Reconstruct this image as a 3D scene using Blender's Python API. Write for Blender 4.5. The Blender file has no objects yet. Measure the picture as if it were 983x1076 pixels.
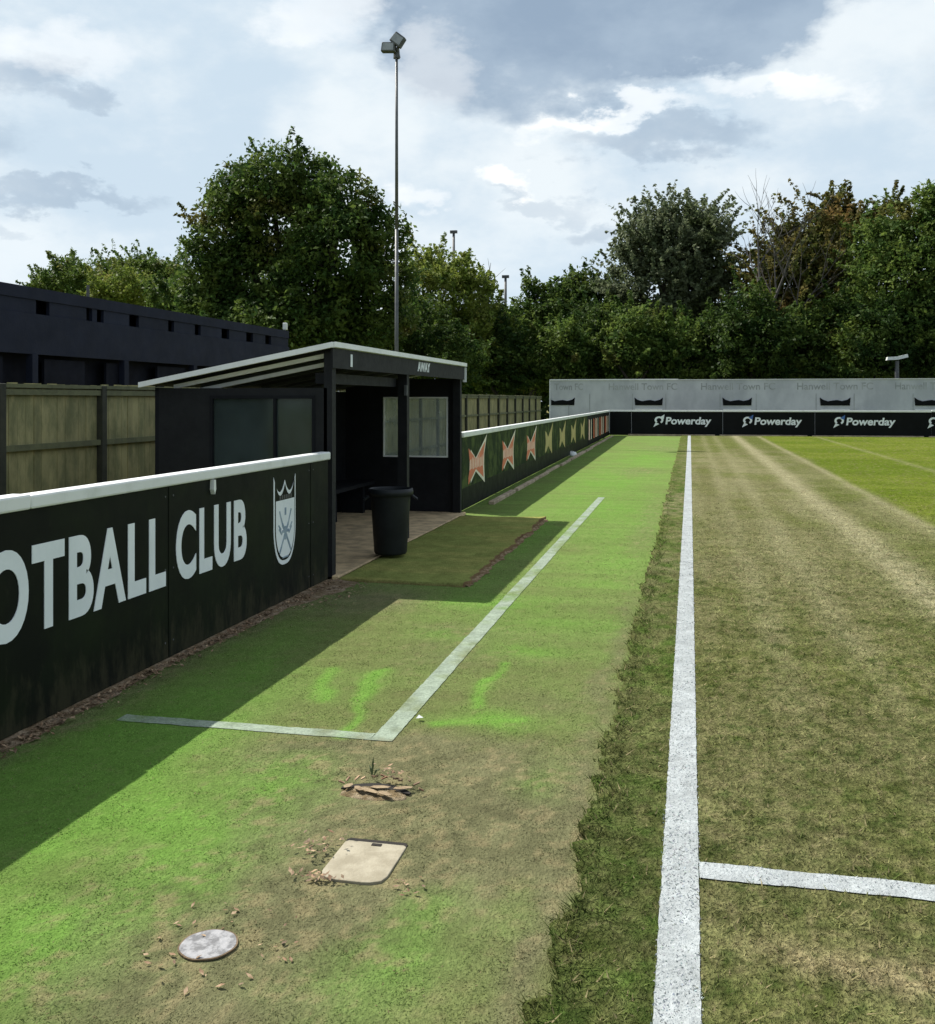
import bpy, math, random
import numpy as np
from mathutils import Vector, Matrix
random.seed(7)
rng = np.random.default_rng(11)
R = math.radians
scene = bpy.context.scene
COL = scene.collection
F, CX, HY, EYE = 1059.0, 491.5, 420.0, 1.65
YAW = R(12.46)

# ---------------------------------------------------------------- survey helpers (photo bearings to metres)
def bearing(px): return math.atan((px - CX) / F) - YAW
def x_at(px, Y): return Y * math.tan(bearing(px))
def depth_at(px, Y):
    u = (px - CX) / F
    return Y / (math.sin(YAW) * u + math.cos(YAW))
def z_at(px, py, Y): return EYE - (py - HY) * depth_at(px, Y) / F

# ---------------------------------------------------------------- tagging
def tag(o, label=None, cat=None, group=None, kind=None):
    if label: o['label'] = label
    if cat: o['category'] = cat
    if group: o['group'] = group
    if kind: o['kind'] = kind
    return o
def empty(name, loc=(0, 0, 0)):
    o = bpy.data.objects.new(name, None); COL.objects.link(o); o.location = loc
    o.empty_display_size = 0.2
    return o

class MB:
    """collects shapes in world coordinates; build() links them as one mesh object"""
    def __init__(s): s.v = []; s.f = []
    def add(s, vs, fs):
        b = len(s.v); s.v += [tuple(v) for v in vs]; s.f += [tuple(i + b for i in f) for f in fs]; return s
    def box(s, x0, x1, y0, y1, z0, z1):
        vs = [(x, y, z) for z in (z0, z1) for y in (y0, y1) for x in (x0, x1)]
        return s.add(vs, [(0, 2, 3, 1), (4, 5, 7, 6), (0, 1, 5, 4), (2, 6, 7, 3), (0, 4, 6, 2), (1, 3, 7, 5)])
    def bar(s, p, q, w, h, up=(0, 0, 1)):
        p, q = Vector(p), Vector(q); d = (q - p).normalized(); a = d.cross(Vector(up))
        if a.length < 1e-5: a = d.cross(Vector((1, 0, 0)))
        a.normalize(); b = a.cross(d).normalized(); a *= w / 2; b *= h / 2
        vs = [p - a - b, p + a - b, p + a + b, p - a + b, q - a - b, q + a - b, q + a + b, q - a + b]
        return s.add(vs, [(0, 3, 2, 1), (4, 5, 6, 7), (0, 1, 5, 4), (1, 2, 6, 5), (2, 3, 7, 6), (3, 0, 4, 7)])
    def tube(s, p, q, r0, r1, n=8, cap=True):
        p, q = Vector(p), Vector(q); d = (q - p)
        if d.length < 1e-6: return s
        d.normalize(); a = d.orthogonal().normalized(); b = d.cross(a)
        vs = []
        for c, r in ((p, r0), (q, r1)):
            for k in range(n):
                t = 2 * math.pi * k / n; vs.append(c + a * (r * math.cos(t)) + b * (r * math.sin(t)))
        fs = [(k, (k + 1) % n, n + (k + 1) % n, n + k) for k in range(n)]
        if cap: fs += [tuple(range(n - 1, -1, -1)), tuple(range(n, 2 * n))]
        return s.add(vs, fs)
    def lathe(s, c, prof, n=28):
        vs = []; c = Vector(c)
        for r, z in prof:
            for k in range(n):
                t = 2 * math.pi * k / n; vs.append(c + Vector((r * math.cos(t), r * math.sin(t), z)))
        fs = []
        for i in range(len(prof) - 1):
            for k in range(n):
                fs.append((i * n + k, i * n + (k + 1) % n, (i + 1) * n + (k + 1) % n, (i + 1) * n + k))
        return s.add(vs, fs)
    def prism(s, poly, fn, d0, d1):
        """poly in 2D, fn(u, v, d) -> 3D; extruded from d0 to d1 along the sheet's normal"""
        n = len(poly)
        vs = [fn(u, v, d0) for u, v in poly] + [fn(u, v, d1) for u, v in poly]
        fs = [tuple(range(n - 1, -1, -1)), tuple(range(n, 2 * n))]
        fs += [(k, (k + 1) % n, n + (k + 1) % n, n + k) for k in range(n)]
        return s.add(vs, fs)
    def build(s, name, mat, parent=None, bevel=0, smooth=False):
        me = bpy.data.meshes.new(name)
        off = Vector((0, 0, 0))
        if parent is not None:
            p = parent
            while p is not None: off = off + p.location; p = p.parent
        me.from_pydata([tuple(Vector(v) - off) for v in s.v], [], s.f); me.update()
        if mat: me.materials.append(mat)
        o = bpy.data.objects.new(name, me); COL.objects.link(o)
        if parent is not None: o.parent = parent
        if smooth:
            for p in me.polygons: p.use_smooth = True
        if bevel:
            m = o.modifiers.new('edge', 'BEVEL'); m.width = bevel; m.segments = 2; m.limit_method = 'ANGLE'
        return o

# ---------------------------------------------------------------- materials
def new_mat(name):
    m = bpy.data.materials.new(name); m.use_nodes = True
    nt = m.node_tree; nt.nodes.clear()
    out = nt.nodes.new('ShaderNodeOutputMaterial')
    return m, nt, out
def N(nt, t, **kw):
    n = nt.nodes.new(t)
    for k, v in kw.items(): setattr(n, k, v)
    return n
def math_n(nt, op, a, b=None, clamp=False):
    n = N(nt, 'ShaderNodeMath', operation=op); n.use_clamp = clamp
    for i, v in enumerate((a, b)):
        if v is None: continue
        if isinstance(v, (int, float)): n.inputs[i].default_value = v
        else: nt.links.new(v, n.inputs[i])
    return n.outputs[0]
def mixc(nt, fac, a, b):
    n = N(nt, 'ShaderNodeMix', data_type='RGBA')
    for i, v in ((0, fac), (6, a), (7, b)):
        if isinstance(v, (int, float)): n.inputs[i].default_value = v
        elif isinstance(v, tuple): n.inputs[i].default_value = (*v[:3], 1)
        else: nt.links.new(v, n.inputs[i])
    return n.outputs[2]
def noise(nt, scale, detail=5, rough=.6, vec=None, stretch=None):
    n = N(nt, 'ShaderNodeTexNoise'); n.inputs['Scale'].default_value = scale
    n.inputs['Detail'].default_value = detail; n.inputs['Roughness'].default_value = rough
    if vec is None:
        vec = N(nt, 'ShaderNodeNewGeometry').outputs['Position']
    if stretch:
        mp = N(nt, 'ShaderNodeMapping'); mp.inputs['Scale'].default_value = stretch
        nt.links.new(vec, mp.inputs['Vector']); vec = mp.outputs[0]
    nt.links.new(vec, n.inputs['Vector'])
    return n.outputs['Fac']
def ramp(nt, fac, lo, hi):
    n = N(nt, 'ShaderNodeMapRange'); n.inputs['From Min'].default_value = lo; n.inputs['From Max'].default_value = hi
    n.interpolation_type = 'SMOOTHSTEP'
    nt.links.new(fac, n.inputs['Value']); return n.outputs[0]
def paint(name, c, c2=None, rough=.5, scale=3., lo=.35, hi=.7, bump=0., bscale=60., spec=.5, stretch=None, island=0., metal=0.):
    m, nt, out = new_mat(name)
    b = N(nt, 'ShaderNodeBsdfPrincipled')
    b.inputs['Roughness'].default_value = rough; b.inputs['Specular IOR Level'].default_value = spec
    b.inputs['Metallic'].default_value = metal
    f = ramp(nt, noise(nt, scale, 6, .65, stretch=stretch), lo, hi)
    col = mixc(nt, f, c, c2 or tuple(x * .7 for x in c))
    if island:
        g = N(nt, 'ShaderNodeNewGeometry')
        k = math_n(nt, 'MULTIPLY_ADD', g.outputs['Random Per Island'], island)
        k.node.inputs[2].default_value = 1 - island / 2
        hsv = N(nt, 'ShaderNodeHueSaturation'); nt.links.new(k, hsv.inputs['Value']); nt.links.new(col, hsv.inputs['Color'])
        col = hsv.outputs[0]
    nt.links.new(col, b.inputs['Base Color'])
    rr = math_n(nt, 'MULTIPLY_ADD', noise(nt, scale * 3, 4), .3); rr.node.inputs[2].default_value = rough - .12
    nt.links.new(rr, b.inputs['Roughness'])
    if bump:
        bp = N(nt, 'ShaderNodeBump'); bp.inputs['Strength'].default_value = bump; bp.inputs['Distance'].default_value = .01
        nt.links.new(noise(nt, bscale, 4, stretch=stretch), bp.inputs['Height']); nt.links.new(bp.outputs[0], b.inputs['Normal'])
    nt.links.new(b.outputs[0], out.inputs[0])
    return m
def turf(name, blades=False, lo=.7, hi=1.35, bump=.6, fine=90., stretch=None):
    m, nt, out = new_mat(name)
    a = N(nt, 'ShaderNodeAttribute'); a.attribute_name = 'Col'
    hsv = N(nt, 'ShaderNodeHueSaturation'); nt.links.new(a.outputs['Color'], hsv.inputs['Color'])
    if blades:
        g = N(nt, 'ShaderNodeNewGeometry').outputs['Random Per Island']
        v = math_n(nt, 'MULTIPLY_ADD', g, hi - lo); v.node.inputs[2].default_value = lo
    else:
        f = math_n(nt, 'ADD', math_n(nt, 'MULTIPLY', noise(nt, fine, 3, .7, stretch=stretch), .6), math_n(nt, 'MULTIPLY', noise(nt, fine * .23, 4, .7, stretch=stretch), .4))
        f = ramp(nt, f, .32, .68)
        v = math_n(nt, 'MULTIPLY_ADD', f, hi - lo); v.node.inputs[2].default_value = lo
    nt.links.new(v, hsv.inputs['Value'])
    d = N(nt, 'ShaderNodeBsdfDiffuse'); nt.links.new(hsv.outputs[0], d.inputs['Color'])
    if blades:
        t = N(nt, 'ShaderNodeBsdfTranslucent'); nt.links.new(hsv.outputs[0], t.inputs['Color'])
        mx = N(nt, 'ShaderNodeMixShader'); mx.inputs[0].default_value = .3
        nt.links.new(d.outputs[0], mx.inputs[1]); nt.links.new(t.outputs[0], mx.inputs[2]); nt.links.new(mx.outputs[0], out.inputs[0])
    else:
        bp = N(nt, 'ShaderNodeBump'); bp.inputs['Strength'].default_value = bump; bp.inputs['Distance'].default_value = .012
        nt.links.new(f, bp.inputs['Height']); nt.links.new(bp.outputs[0], d.inputs['Normal'])
        nt.links.new(d.outputs[0], out.inputs[0])
    return m
def leafmat(name, c, c2, c3=None, trans=.42):
    m, nt, out = new_mat(name)
    g = N(nt, 'ShaderNodeNewGeometry')
    col = mixc(nt, ramp(nt, noise(nt, 1.1, 4), .40, .62), c, c2)
    if c3: col = mixc(nt, ramp(nt, noise(nt, .3, 3, vec=g.outputs['Position'], stretch=(1, 1, 1.6)), .55, .68), col, c3)
    v = math_n(nt, 'MULTIPLY_ADD', g.outputs['Random Per Island'], .8); v.node.inputs[2].default_value = .75
    hsv = N(nt, 'ShaderNodeHueSaturation'); nt.links.new(v, hsv.inputs['Value']); nt.links.new(col, hsv.inputs['Color'])
    d = N(nt, 'ShaderNodeBsdfPrincipled'); nt.links.new(hsv.outputs[0], d.inputs['Base Color']); d.inputs['Roughness'].default_value = .55
    d.inputs['Specular IOR Level'].default_value = .1
    t = N(nt, 'ShaderNodeBsdfTranslucent'); nt.links.new(hsv.outputs[0], t.inputs['Color'])
    mx = N(nt, 'ShaderNodeMixShader'); mx.inputs[0].default_value = trans
    nt.links.new(d.outputs[0], mx.inputs[1]); nt.links.new(t.outputs[0], mx.inputs[2]); nt.links.new(mx.outputs[0], out.inputs[0])
    return m
def glassy(name, tint, haze, hazecol):
    m, nt, out = new_mat(name)
    tr = N(nt, 'ShaderNodeBsdfTransparent'); tr.inputs[0].default_value = (*tint, 1)
    d = N(nt, 'ShaderNodeBsdfDiffuse')
    nt.links.new(mixc(nt, ramp(nt, noise(nt, 4, 5, stretch=(1, 1, .5)), .3, .7), hazecol, tuple(x * .6 for x in hazecol)), d.inputs[0])
    gl = N(nt, 'ShaderNodeBsdfGlossy'); gl.inputs['Roughness'].default_value = .08; gl.inputs[0].default_value = (.9, .9, .9, 1)
    m1 = N(nt, 'ShaderNodeMixShader'); m1.inputs[0].default_value = haze
    nt.links.new(tr.outputs[0], m1.inputs[1]); nt.links.new(d.outputs[0], m1.inputs[2])
    fr = N(nt, 'ShaderNodeFresnel'); fr.inputs[0].default_value = 1.45
    m2 = N(nt, 'ShaderNodeMixShader'); nt.links.new(fr.outputs[0], m2.inputs[0])
    nt.links.new(m1.outputs[0], m2.inputs[1]); nt.links.new(gl.outputs[0], m2.inputs[2]); nt.links.new(m2.outputs[0], out.inputs[0])
    return m

def muddy(m):
    nt = m.node_tree; b = next(n for n in nt.nodes if n.type == 'BSDF_PRINCIPLED'); src = b.inputs['Base Color'].links[0].from_socket
    sp = N(nt, 'ShaderNodeSeparateXYZ'); nt.links.new(N(nt, 'ShaderNodeNewGeometry').outputs['Position'], sp.inputs[0])
    foot = N(nt, 'ShaderNodeMapRange'); foot.inputs['From Min'].default_value = .42; foot.inputs['From Max'].default_value = .0; nt.links.new(sp.outputs[2], foot.inputs['Value'])
    sc = ramp(nt, math_n(nt, 'ADD', noise(nt, 9, 6, .7, stretch=(1, 1, .35)), math_n(nt, 'MULTIPLY', foot.outputs[0], .28)), .60, .85)
    drip = ramp(nt, noise(nt, 14, 5, .7, stretch=(1, 1, .08)), .62, .80)
    c = mixc(nt, math_n(nt, 'MULTIPLY', sc, .55), src, (.050, .046, .026)); c = mixc(nt, math_n(nt, 'MULTIPLY', drip, .35), c, (.030, .036, .024))
    nt.links.new(c, b.inputs['Base Color']); return m
M = dict(
    black=paint('black_painted_timber', (.006, .0065, .0085), (.010, .011, .013), .6, 5, bump=.15, bscale=40, island=.4, spec=.25),
    blackin=paint('black_interior_paint', (.005, .0055, .008), (.008, .009, .012), .75, 5, spec=.2),
    board=paint('black_glossy_board', (.005, .0065, .005), (.010, .016, .007), .5, 1.6, .4, .75, spec=.10),
    boardfar=paint('far_black_board', (.0035, .004, .0045), (.005, .006, .007), .6, 2, spec=.12),
    boardgreen=paint('green_printed_board', (.018, .032, .013), (.078, .105, .032), .6, 3.2, .42, .66, spec=.06),
    white=paint('white_rail_paint', (.74, .75, .74), (.56, .57, .55), .45, 4, .45, .8, bump=.1),
    whitetrim=paint('white_roof_trim', (.85, .86, .86), (.75, .76, .76), .5, 4),
    letter=paint('white_lettering_vinyl', (.80, .83, .87), (.70, .74, .78), .45, 3),
    navy=paint('dark_navy_timber', (.012, .016, .033), (.008, .011, .023), .7, 1.2, .3, .7, bump=.2, bscale=25, island=.35, spec=.2),
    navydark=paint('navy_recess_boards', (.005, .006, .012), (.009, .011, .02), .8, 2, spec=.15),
    timber=paint('weathered_fence_boards', (.36, .32, .15), (.17, .17, .075), .85, 3.2, .32, .68, bump=.5, bscale=30, stretch=(1.6, 1.6, .7), island=.22),
    rail=paint('mossy_fence_rail', (.15, .155, .075), (.10, .105, .055), .85, 6, bump=.3),
    post=paint('dark_fence_post', (.045, .045, .028), (.028, .03, .02), .85, 6, bump=.3),
    concrete=paint('tan_concrete', (.60, .44, .25), (.30, .225, .13), .9, 5, .35, .7, bump=.3),
    kerb=paint('pale_concrete_edging', (.50, .40, .28), (.26, .20, .13), .9, 3, .35, .7, bump=.4, island=.5),
    bin=paint('black_bin_plastic', (.009, .011, .013), (.014, .017, .02), .5, 6, spec=.3),
    gray=paint('grey_sheet_cladding', (.53, .545, .575), (.38, .395, .43), .6, .9, .3, .7, stretch=(1, 1, .6)),
    graytext=paint('faded_grey_lettering', (.27, .285, .29), (.37, .385, .39), .6, 2, .4, .6),
    steel=paint('galvanised_steel', (.11, .115, .12), (.07, .075, .08), .5, 4, metal=.3),
    steeldark=paint('dark_weathered_steel', (.05, .052, .055), (.08, .08, .085), .5, 2),
    lampglass=paint('floodlight_glass', (.30, .32, .35), (.2, .22, .24), .15, 3),
    red=paint('red_print', (.70, .17, .08), (.58, .14, .07), .5, 3),
    redpale=paint('pale_red_print', (.85, .60, .48), (.75, .48, .36), .5, 6, .4, .6),
    cream=paint('cream_print', (.82, .76, .62), (.7, .66, .5), .5, 4),
    gold=paint('ochre_print', (.52, .42, .16), (.4, .33, .12), .5, 4),
    blue=paint('blue_print', (.05, .14, .42), (.04, .1, .3), .5, 4),
    crestblue=paint('slate_blue_print', (.16, .23, .32), (.34, .41, .48), .5, 9),
    soil=paint('dry_soil', (.17, .12, .07), (.08, .055, .03), .95, 14, bump=.8, bscale=50),
    shaded_soil=paint('shaded_hole_soil', (.012, .010, .008), (.02, .016, .012), .95, 20),  # soil taken near black: shade inside holes put into the colour
    lid=paint('weathered_concrete_lid', (.35, .315, .235), (.25, .22, .155), .85, 9, .35, .65, bump=.35, bscale=90),
    drain=paint('grey_drain_cap', (.30, .30, .31), (.13, .13, .135), .7, 26, .4, .6, bump=.6, bscale=45),
    dryleaf=paint('dry_brown_leaf', (.13, .065, .032), (.36, .26, .16), .8, 30, island=.9),
    straw=paint('torn_dry_turf', (.30, .225, .135), (.20, .14, .08), .9, 22, bump=.6, bscale=80),
    bark=paint('bark', (.045, .036, .026), (.03, .026, .02), .9, 5, bump=.6, bscale=12),
    deadwood=paint('dead_grey_wood', (.10, .09, .085), (.06, .055, .05), .9, 4),
    winlight=glassy('hazy_window_sheet', (.88, .92, .92), .34, (.62, .68, .67)),
    windark=glassy('smoked_window_sheet', (.40, .48, .48), .55, (.075, .10, .10)),
    sprig=paint('weed_leaf', (.06, .09, .03), (.09, .12, .04), .6, 30),
    board_muddy=muddy(paint('muddy_black_board', (.005, .0065, .005), (.010, .016, .007), .5, 1.6, .4, .75, spec=.10)),
    whitelitter=paint('white_plastic', (.7, .72, .7), (.55, .57, .55), .5, 20),
)

# ---------------------------------------------------------------- noise for ground colour
def hsh(ix, iy, seed):
    n = (ix.astype(np.int64) * 374761393 + iy.astype(np.int64) * 668265263 + seed * 974711) & 0x7fffffff
    n = ((n ^ (n >> 13)) * 1274126177) & 0x7fffffff
    return ((n ^ (n >> 16)) & 0xffff) / 65535.0
def vn(x, y, seed=0):
    ix, iy = np.floor(x), np.floor(y); fx, fy = x - ix, y - iy
    fx = fx * fx * (3 - 2 * fx); fy = fy * fy * (3 - 2 * fy)
    a = hsh(ix, iy, seed); b = hsh(ix + 1, iy, seed); c = hsh(ix, iy + 1, seed); d = hsh(ix + 1, iy + 1, seed)
    return (a * (1 - fx) + b * fx) * (1 - fy) + (c * (1 - fx) + d * fx) * fy
def fbm(x, y, seed=0, o=4):
    s = np.zeros_like(x, dtype=float); w = .5; t = 0
    for k in range(o):
        s += w * vn(x, y, seed + k * 17); t += w; w *= .55; x = x * 2.03 + 3.1; y = y * 2.03 + 1.7
    return s / t
def sm(a, b, x): t = np.clip((x - a) / (b - a), 0, 1); return t * t * (3 - 2 * t)
def edge_x(y): return -.385 + .055 * (fbm(y * 3.1, y * 0 + 4.2, 3) - .5) + .075 * (vn(y * 15, y * 0 + .5, 9) - .5) + .03 * (vn(y * 37, y * 0, 2) - .5)
def lerp(a, b, f): return a + (b - a) * f[..., None]
C = lambda *a: np.array(a, float)
STROKES = [((-1.84, 5.9), (-1.77, 5.29), .055), ((-1.77, 5.29), (-1.67, 4.68), .035), ((-2.15, 5.85), (-1.98, 5.25), .06), ((-1.16, 6.2), (-1.15, 5.3), .05), ((-1.25, 4.98), (-.85, 5.12), .05)]
VIVID, GREEN, OLIVE, BROWN, TAN, DARK = C(.110, .212, .040), C(.130, .196, .054), C(.128, .148, .056), C(.118, .115, .062), C(.215, .182, .100), C(.030, .060, .012)

VIV = [(-2.05, 3.55, .38, .45, 1.2), (-1.75, 4.1, .3, .35, .9), (-2.0, 2.6, .45, .45, 1.1), (-1.7, 3.2, .2, .3, .7), (-.86, 3.0, .14, .25, .75), (-.95, 2.7, .2, .2, .75), (-2.6, 4.2, .45, 1.6, .9),
       (-1.05, 5.05, .28, .16, .95), (-.62, 4.3, .15, .25, .6),
       (-1.0, 7.4, .5, .35, .6), (-1.5, 8.0, .5, .35, .8), (-.9, 9.0, .4, .25, .6), (-1.0, 6.5, .35, .18, .6), (-1.75, 6.9, .3, .16, .6), (-.75, 10.5, .45, 1.4, .6), (-1.0, 15, .7, 2.5, .7), (-1.6, 20, .9, 4, .8), (-1.2, 29, 1.1, 5, .7), (-1.9, 12, .2, 3, .6), (-2.8, 3.5, .5, 1.5, .5), (-2.7, 6.2, .3, .8, .6)]
BRN = [(-1.42, 2.82, .46, .42, 3.2), (-1.3, 3.3, .42, .45, 2.0), (-1.2, 3.8, .55, .5, 2.0), (-1.35, 4.3, .55, .42, 1.7), (-.75, 4.0, .3, .5, 1.0), (-1.7, 4.45, .3, .25, .7), (-.8, 4.4, .35, .4, .5), (-.72, 3.4, .25, .5, .4), (-.75, 5.4, .3, .3, .4), (-1.55, 6.3, .4, .5, .5),
       (-.46, 6.5, .09, 2.5, .7), (-.47, 3.2, .09, 1.2, .9), (-.55, 14, .2, 4, .5), (-1.2, 23.5, .6, 1.6, .7), (-.9, 34, .8, 3, .55), (-1.6, 7.0, .4, .25, .5), (-2.6, 7.9, .5, .7, .8), (-3.08, 5, .10, 4, .7)]
def blobs(L, x, y):
    s = np.zeros_like(x, dtype=float)
    for cx, cy, rx, ry, k in L:
        s += k * np.exp(-(((x - cx) / rx) ** 2 + ((y - cy) / ry) ** 2) * 1.1)
    return s
def runoff_col(x, y):
    wx = x + .22 * (fbm(x * 3.5, y * 3.5, 51) - .5); wy = y + .35 * (fbm(x * 3.5, y * 2.5, 52) - .5)
    n1 = fbm(x * 1.6, y * .9, 31); n2 = fbm(x * 7, y * 5, 32); n3 = fbm(x * 1.1, y * 5.5, 33); n4 = fbm(x * 26, y * 18, 34, 3)
    far = sm(5, 11, y)
    c = lerp(np.broadcast_to(OLIVE, x.shape + (3,)) * .95, np.broadcast_to(GREEN * .92, x.shape + (3,)), np.clip(.25 + .6 * far + 1.3 * (n1 - .5) + .6 * (n3 - .5), 0, 1))
    b = blobs(BRN, wx, wy); v = blobs(VIV, wx, wy)
    c = lerp(c, BROWN * (0.8 + .55 * n2[..., None]), np.clip(b * (.55 + .9 * n2) - .12, 0, .92))
    c = lerp(c, VIVID, np.clip(v * (.35 + 1.1 * n1) * (.5 + .9 * n2) - .05, 0, .9))
    st = np.zeros_like(x, dtype=float); jx = x + .16 * (fbm(x * 6, y * 3, 55) - .5)
    for (ax, ay), (bx, by), w in STROKES:
        L2 = (bx - ax) ** 2 + (by - ay) ** 2; t = np.clip(((jx - ax) * (bx - ax) + (y - ay) * (by - ay)) / L2, 0, 1)
        st = np.maximum(st, np.exp(-(np.hypot(jx - ax - t * (bx - ax), y - ay - t * (by - ay)) / w) ** 2 * 1.2))
    c = lerp(c, VIVID * 1.15, np.clip(st * (.5 + .9 * n2), 0, .9))
    c = lerp(c, TAN, np.clip((n4 - .56) * 2.2 * (.3 + b), 0, .6))
    c = lerp(c, np.broadcast_to(BROWN * .6, c.shape), np.clip((.40 - n4) * 2.0 * (.2 + .6 * b), 0, .5))
    return c * ((.86 + .28 * n3) * (1 + .14 * far))[..., None]
def pitch_col(x, y):
    n1 = fbm(x * 1.3, y * .8, 61); n2 = fbm(x * 9, y * 6, 62); n3 = fbm(x * 3.2, y * .25, 63); n4 = fbm(x * 30, y * 22, 64, 3); n5 = fbm(x * .8, y * 4.5, 65)
    c = np.broadcast_to(C(.130, .130, .056), x.shape + (3,))
    c = lerp(c, C(.182, .176, .090), np.clip(sm(6, 11, y) * sm(45, 24, y) * (.6 + 2.2 * (n3 - .5)), 0, .9))
    c = lerp(c, C(.095, .115, .028), np.clip(1.9 * (n1 - .46) + sm(24, 36, y) * .55, 0, .75))
    n6 = fbm(x * 13, y * 1.1, 66, 3); n7 = fbm(x * 1.6, y * 11, 67, 3)
    mw = sm(4.5, 6, y) * sm(16, 9, y)
    c = lerp(c, C(.165, .155, .075), np.clip(((n6 - .5) * 1.6 + (n7 - .5) * 1.2) * mw, 0, .6))
    c = lerp(c, C(.065, .075, .022), np.clip(((.47 - n6) * 1.8 + (.45 - n7) * 1.4) * mw, 0, .6))
    # strip between the run-off edge and the touchline keeps its green
    st = sm(.0, -.1, x)
    c = lerp(c, C(.055, .095, .018), st * np.clip(.18 + 2.4 * (n2 - .42) + .1 * sm(6, 3, y), 0, .85))
    c = lerp(c, np.broadcast_to(C(.040, .052, .016), c.shape), st * sm(5.2, 3.0, y) * np.clip(.35 + 2.2 * (fbm(x * 17, y * 13, 68, 3) - .45), 0, .85))
    c = lerp(c, np.broadcast_to(C(.060, .068, .024), c.shape), sm(6.5, 3.2, y) * np.clip(.15 + 3.0 * (fbm(x * 19, y * 12, 69, 3) - .5), 0, .7))
    # green band away from the line
    g = sm(2.75, 3.25, x + .35 * (n3 - .5) + .2 * (n1 - .5))
    c = lerp(c, lerp(np.broadcast_to(C(.088, .125, .014), c.shape), C(.12, .15, .022), sm(.35, .7, fbm(x * .5, y * .5, 71))), g * sm(5, 9, y + .7 * x) * .95)
    c = lerp(c, C(.070, .090, .022), sm(1.35, 1.75, x + .3 * (n1 - .5)) * sm(2.0, 1.7, x) * sm(11, 6, y) * .75)
    c = lerp(c, C(.080, .100, .022), sm(2.1, 2.35, x) * sm(2.9, 2.6, x) * (.25 + .9 * (n1 - .2)) * .7)
    # worn pale wheel tracks, parallel with the touchline
    for xc, w, k in ((1.95, .19, 1.15), (2.95, .10, .7), (1.05, .13, .38), (.55, .12, .35), (5.4, .12, .35)):
        t = np.exp(-((x + .06 * (fbm(y * .6, y * 0, 80) - .5) - xc) / w) ** 2)
        c = lerp(c, C(.25, .235, .135), np.clip(t * k * (.55 + .8 * n2), 0, 1) * sm(4.5, 7.5, y))
    # dry tan sweeps across
    t = np.exp(-((y - 2.98 + .10 * (x - 1)) / .085) ** 2) * sm(.08, .3, x)
    c = lerp(c, TAN, np.clip(t * (.45 + 1.1 * n2), 0, .9))
    c = lerp(c, np.broadcast_to(C(.045, .060, .014), c.shape), np.clip((.47 - n2) * 3.2 * sm(14, 5, y), 0, .75))
    c = lerp(c, TAN * .9, np.clip((n4 - .57) * 2.0, 0, .45) * (1 - st * .5))
    c = lerp(c, np.broadcast_to(DARK * .8, c.shape), np.clip((.43 - n4) * 3.4, 0, .6) * sm(20, 6, y))
    return c * (.85 + .3 * n5)[..., None]

def set_col(me, col):
    a = me.attributes.new('Col', 'FLOAT_COLOR', 'POINT')
    buf = np.ones((len(col), 4), np.float32); buf[:, :3] = col
    a.data.foreach_set('color', buf.ravel())
def grid_mesh(name, X, Y, Z, col, mat, smooth=True):
    r, c = X.shape
    co = np.stack([X, Y, Z], -1).reshape(-1, 3).astype(np.float32)
    i = np.arange(r * c).reshape(r, c)
    q = np.stack([i[:-1, :-1], i[:-1, 1:], i[1:, 1:], i[1:, :-1]], -1).reshape(-1, 4).astype(np.int32)
    me = bpy.data.meshes.new(name)
    me.vertices.add(len(co)); me.vertices.foreach_set('co', co.ravel())
    me.loops.add(q.size); me.loops.foreach_set('vertex_index', q.ravel())
    me.polygons.add(len(q)); me.polygons.foreach_set('loop_start', np.arange(0, q.size, 4, dtype=np.int32))
    me.update(calc_edges=True)
    if smooth: me.polygons.foreach_set('use_smooth', np.ones(len(q), bool))
    set_col(me, col.reshape(-1, 3)); me.materials.append(mat)
    o = bpy.data.objects.new(name, me); COL.objects.link(o)
    return o
def faces_mesh(name, co, k, mat, col=None, parent=None):
    """co: (n, k, 3) separate k-gons"""
    n = len(co); me = bpy.data.meshes.new(name)
    me.vertices.add(n * k); me.vertices.foreach_set('co', co.astype(np.float32).ravel())
    me.loops.add(n * k); me.loops.foreach_set('vertex_index', np.arange(n * k, dtype=np.int32))
    me.polygons.add(n); me.polygons.foreach_set('loop_start', np.arange(0, n * k, k, dtype=np.int32))
    me.update(calc_edges=True)
    if col is not None: set_col(me, np.repeat(col, k, 0))
    me.materials.append(mat)
    o = bpy.data.objects.new(name, me); COL.objects.link(o)
    if parent is not None: o.parent = parent
    return o

# ---------------------------------------------------------------- ground
PZ = .03
def hump(x, y): return .012 * (fbm(x * 1.3, y * .9, 91) - .5) + .006 * (fbm(x * 9, y * 9, 92, 3) - .5)
ys = [-8, -4, -2, -1, 0, .6, 1.2]
while ys[-1] < 47.2: ys.append(ys[-1] + max(.022, .0065 * ys[-1]))
ys = np.array(ys)
M_turf = turf('run_off_turf', fine=75, lo=.8, hi=1.2, stretch=(1, .7, 1))
M_pitch = turf('pitch_turf', fine=60, lo=.5, hi=1.5, bump=.9, stretch=(1, .8, 1))
M_blade = turf('grass_blade', True, .65, 1.5)
M_soft = turf('cropped_blade', True, .82, 1.25)
xs = np.arange(-3.6, -.29, .022)
X, Y = np.meshgrid(xs, ys)
o = grid_mesh('grass_verge', X, Y, hump(X, Y), runoff_col(X, Y), M_turf); tag(o, kind='structure')
xs = [0.]
while xs[-1] < 70: xs.append(xs[-1] + max(.022, .011 * (xs[-1] - .9)))
xs = np.array(xs)
Xb, Y = np.meshgrid(xs, ys)
E = edge_x(Y)
X = Xb + E * np.exp(-Xb / .35) - .385 * (1 - np.exp(-Xb / .35))
Z = PZ + hump(X, Y) * 1.2
colp = pitch_col(X, Y)
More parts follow.
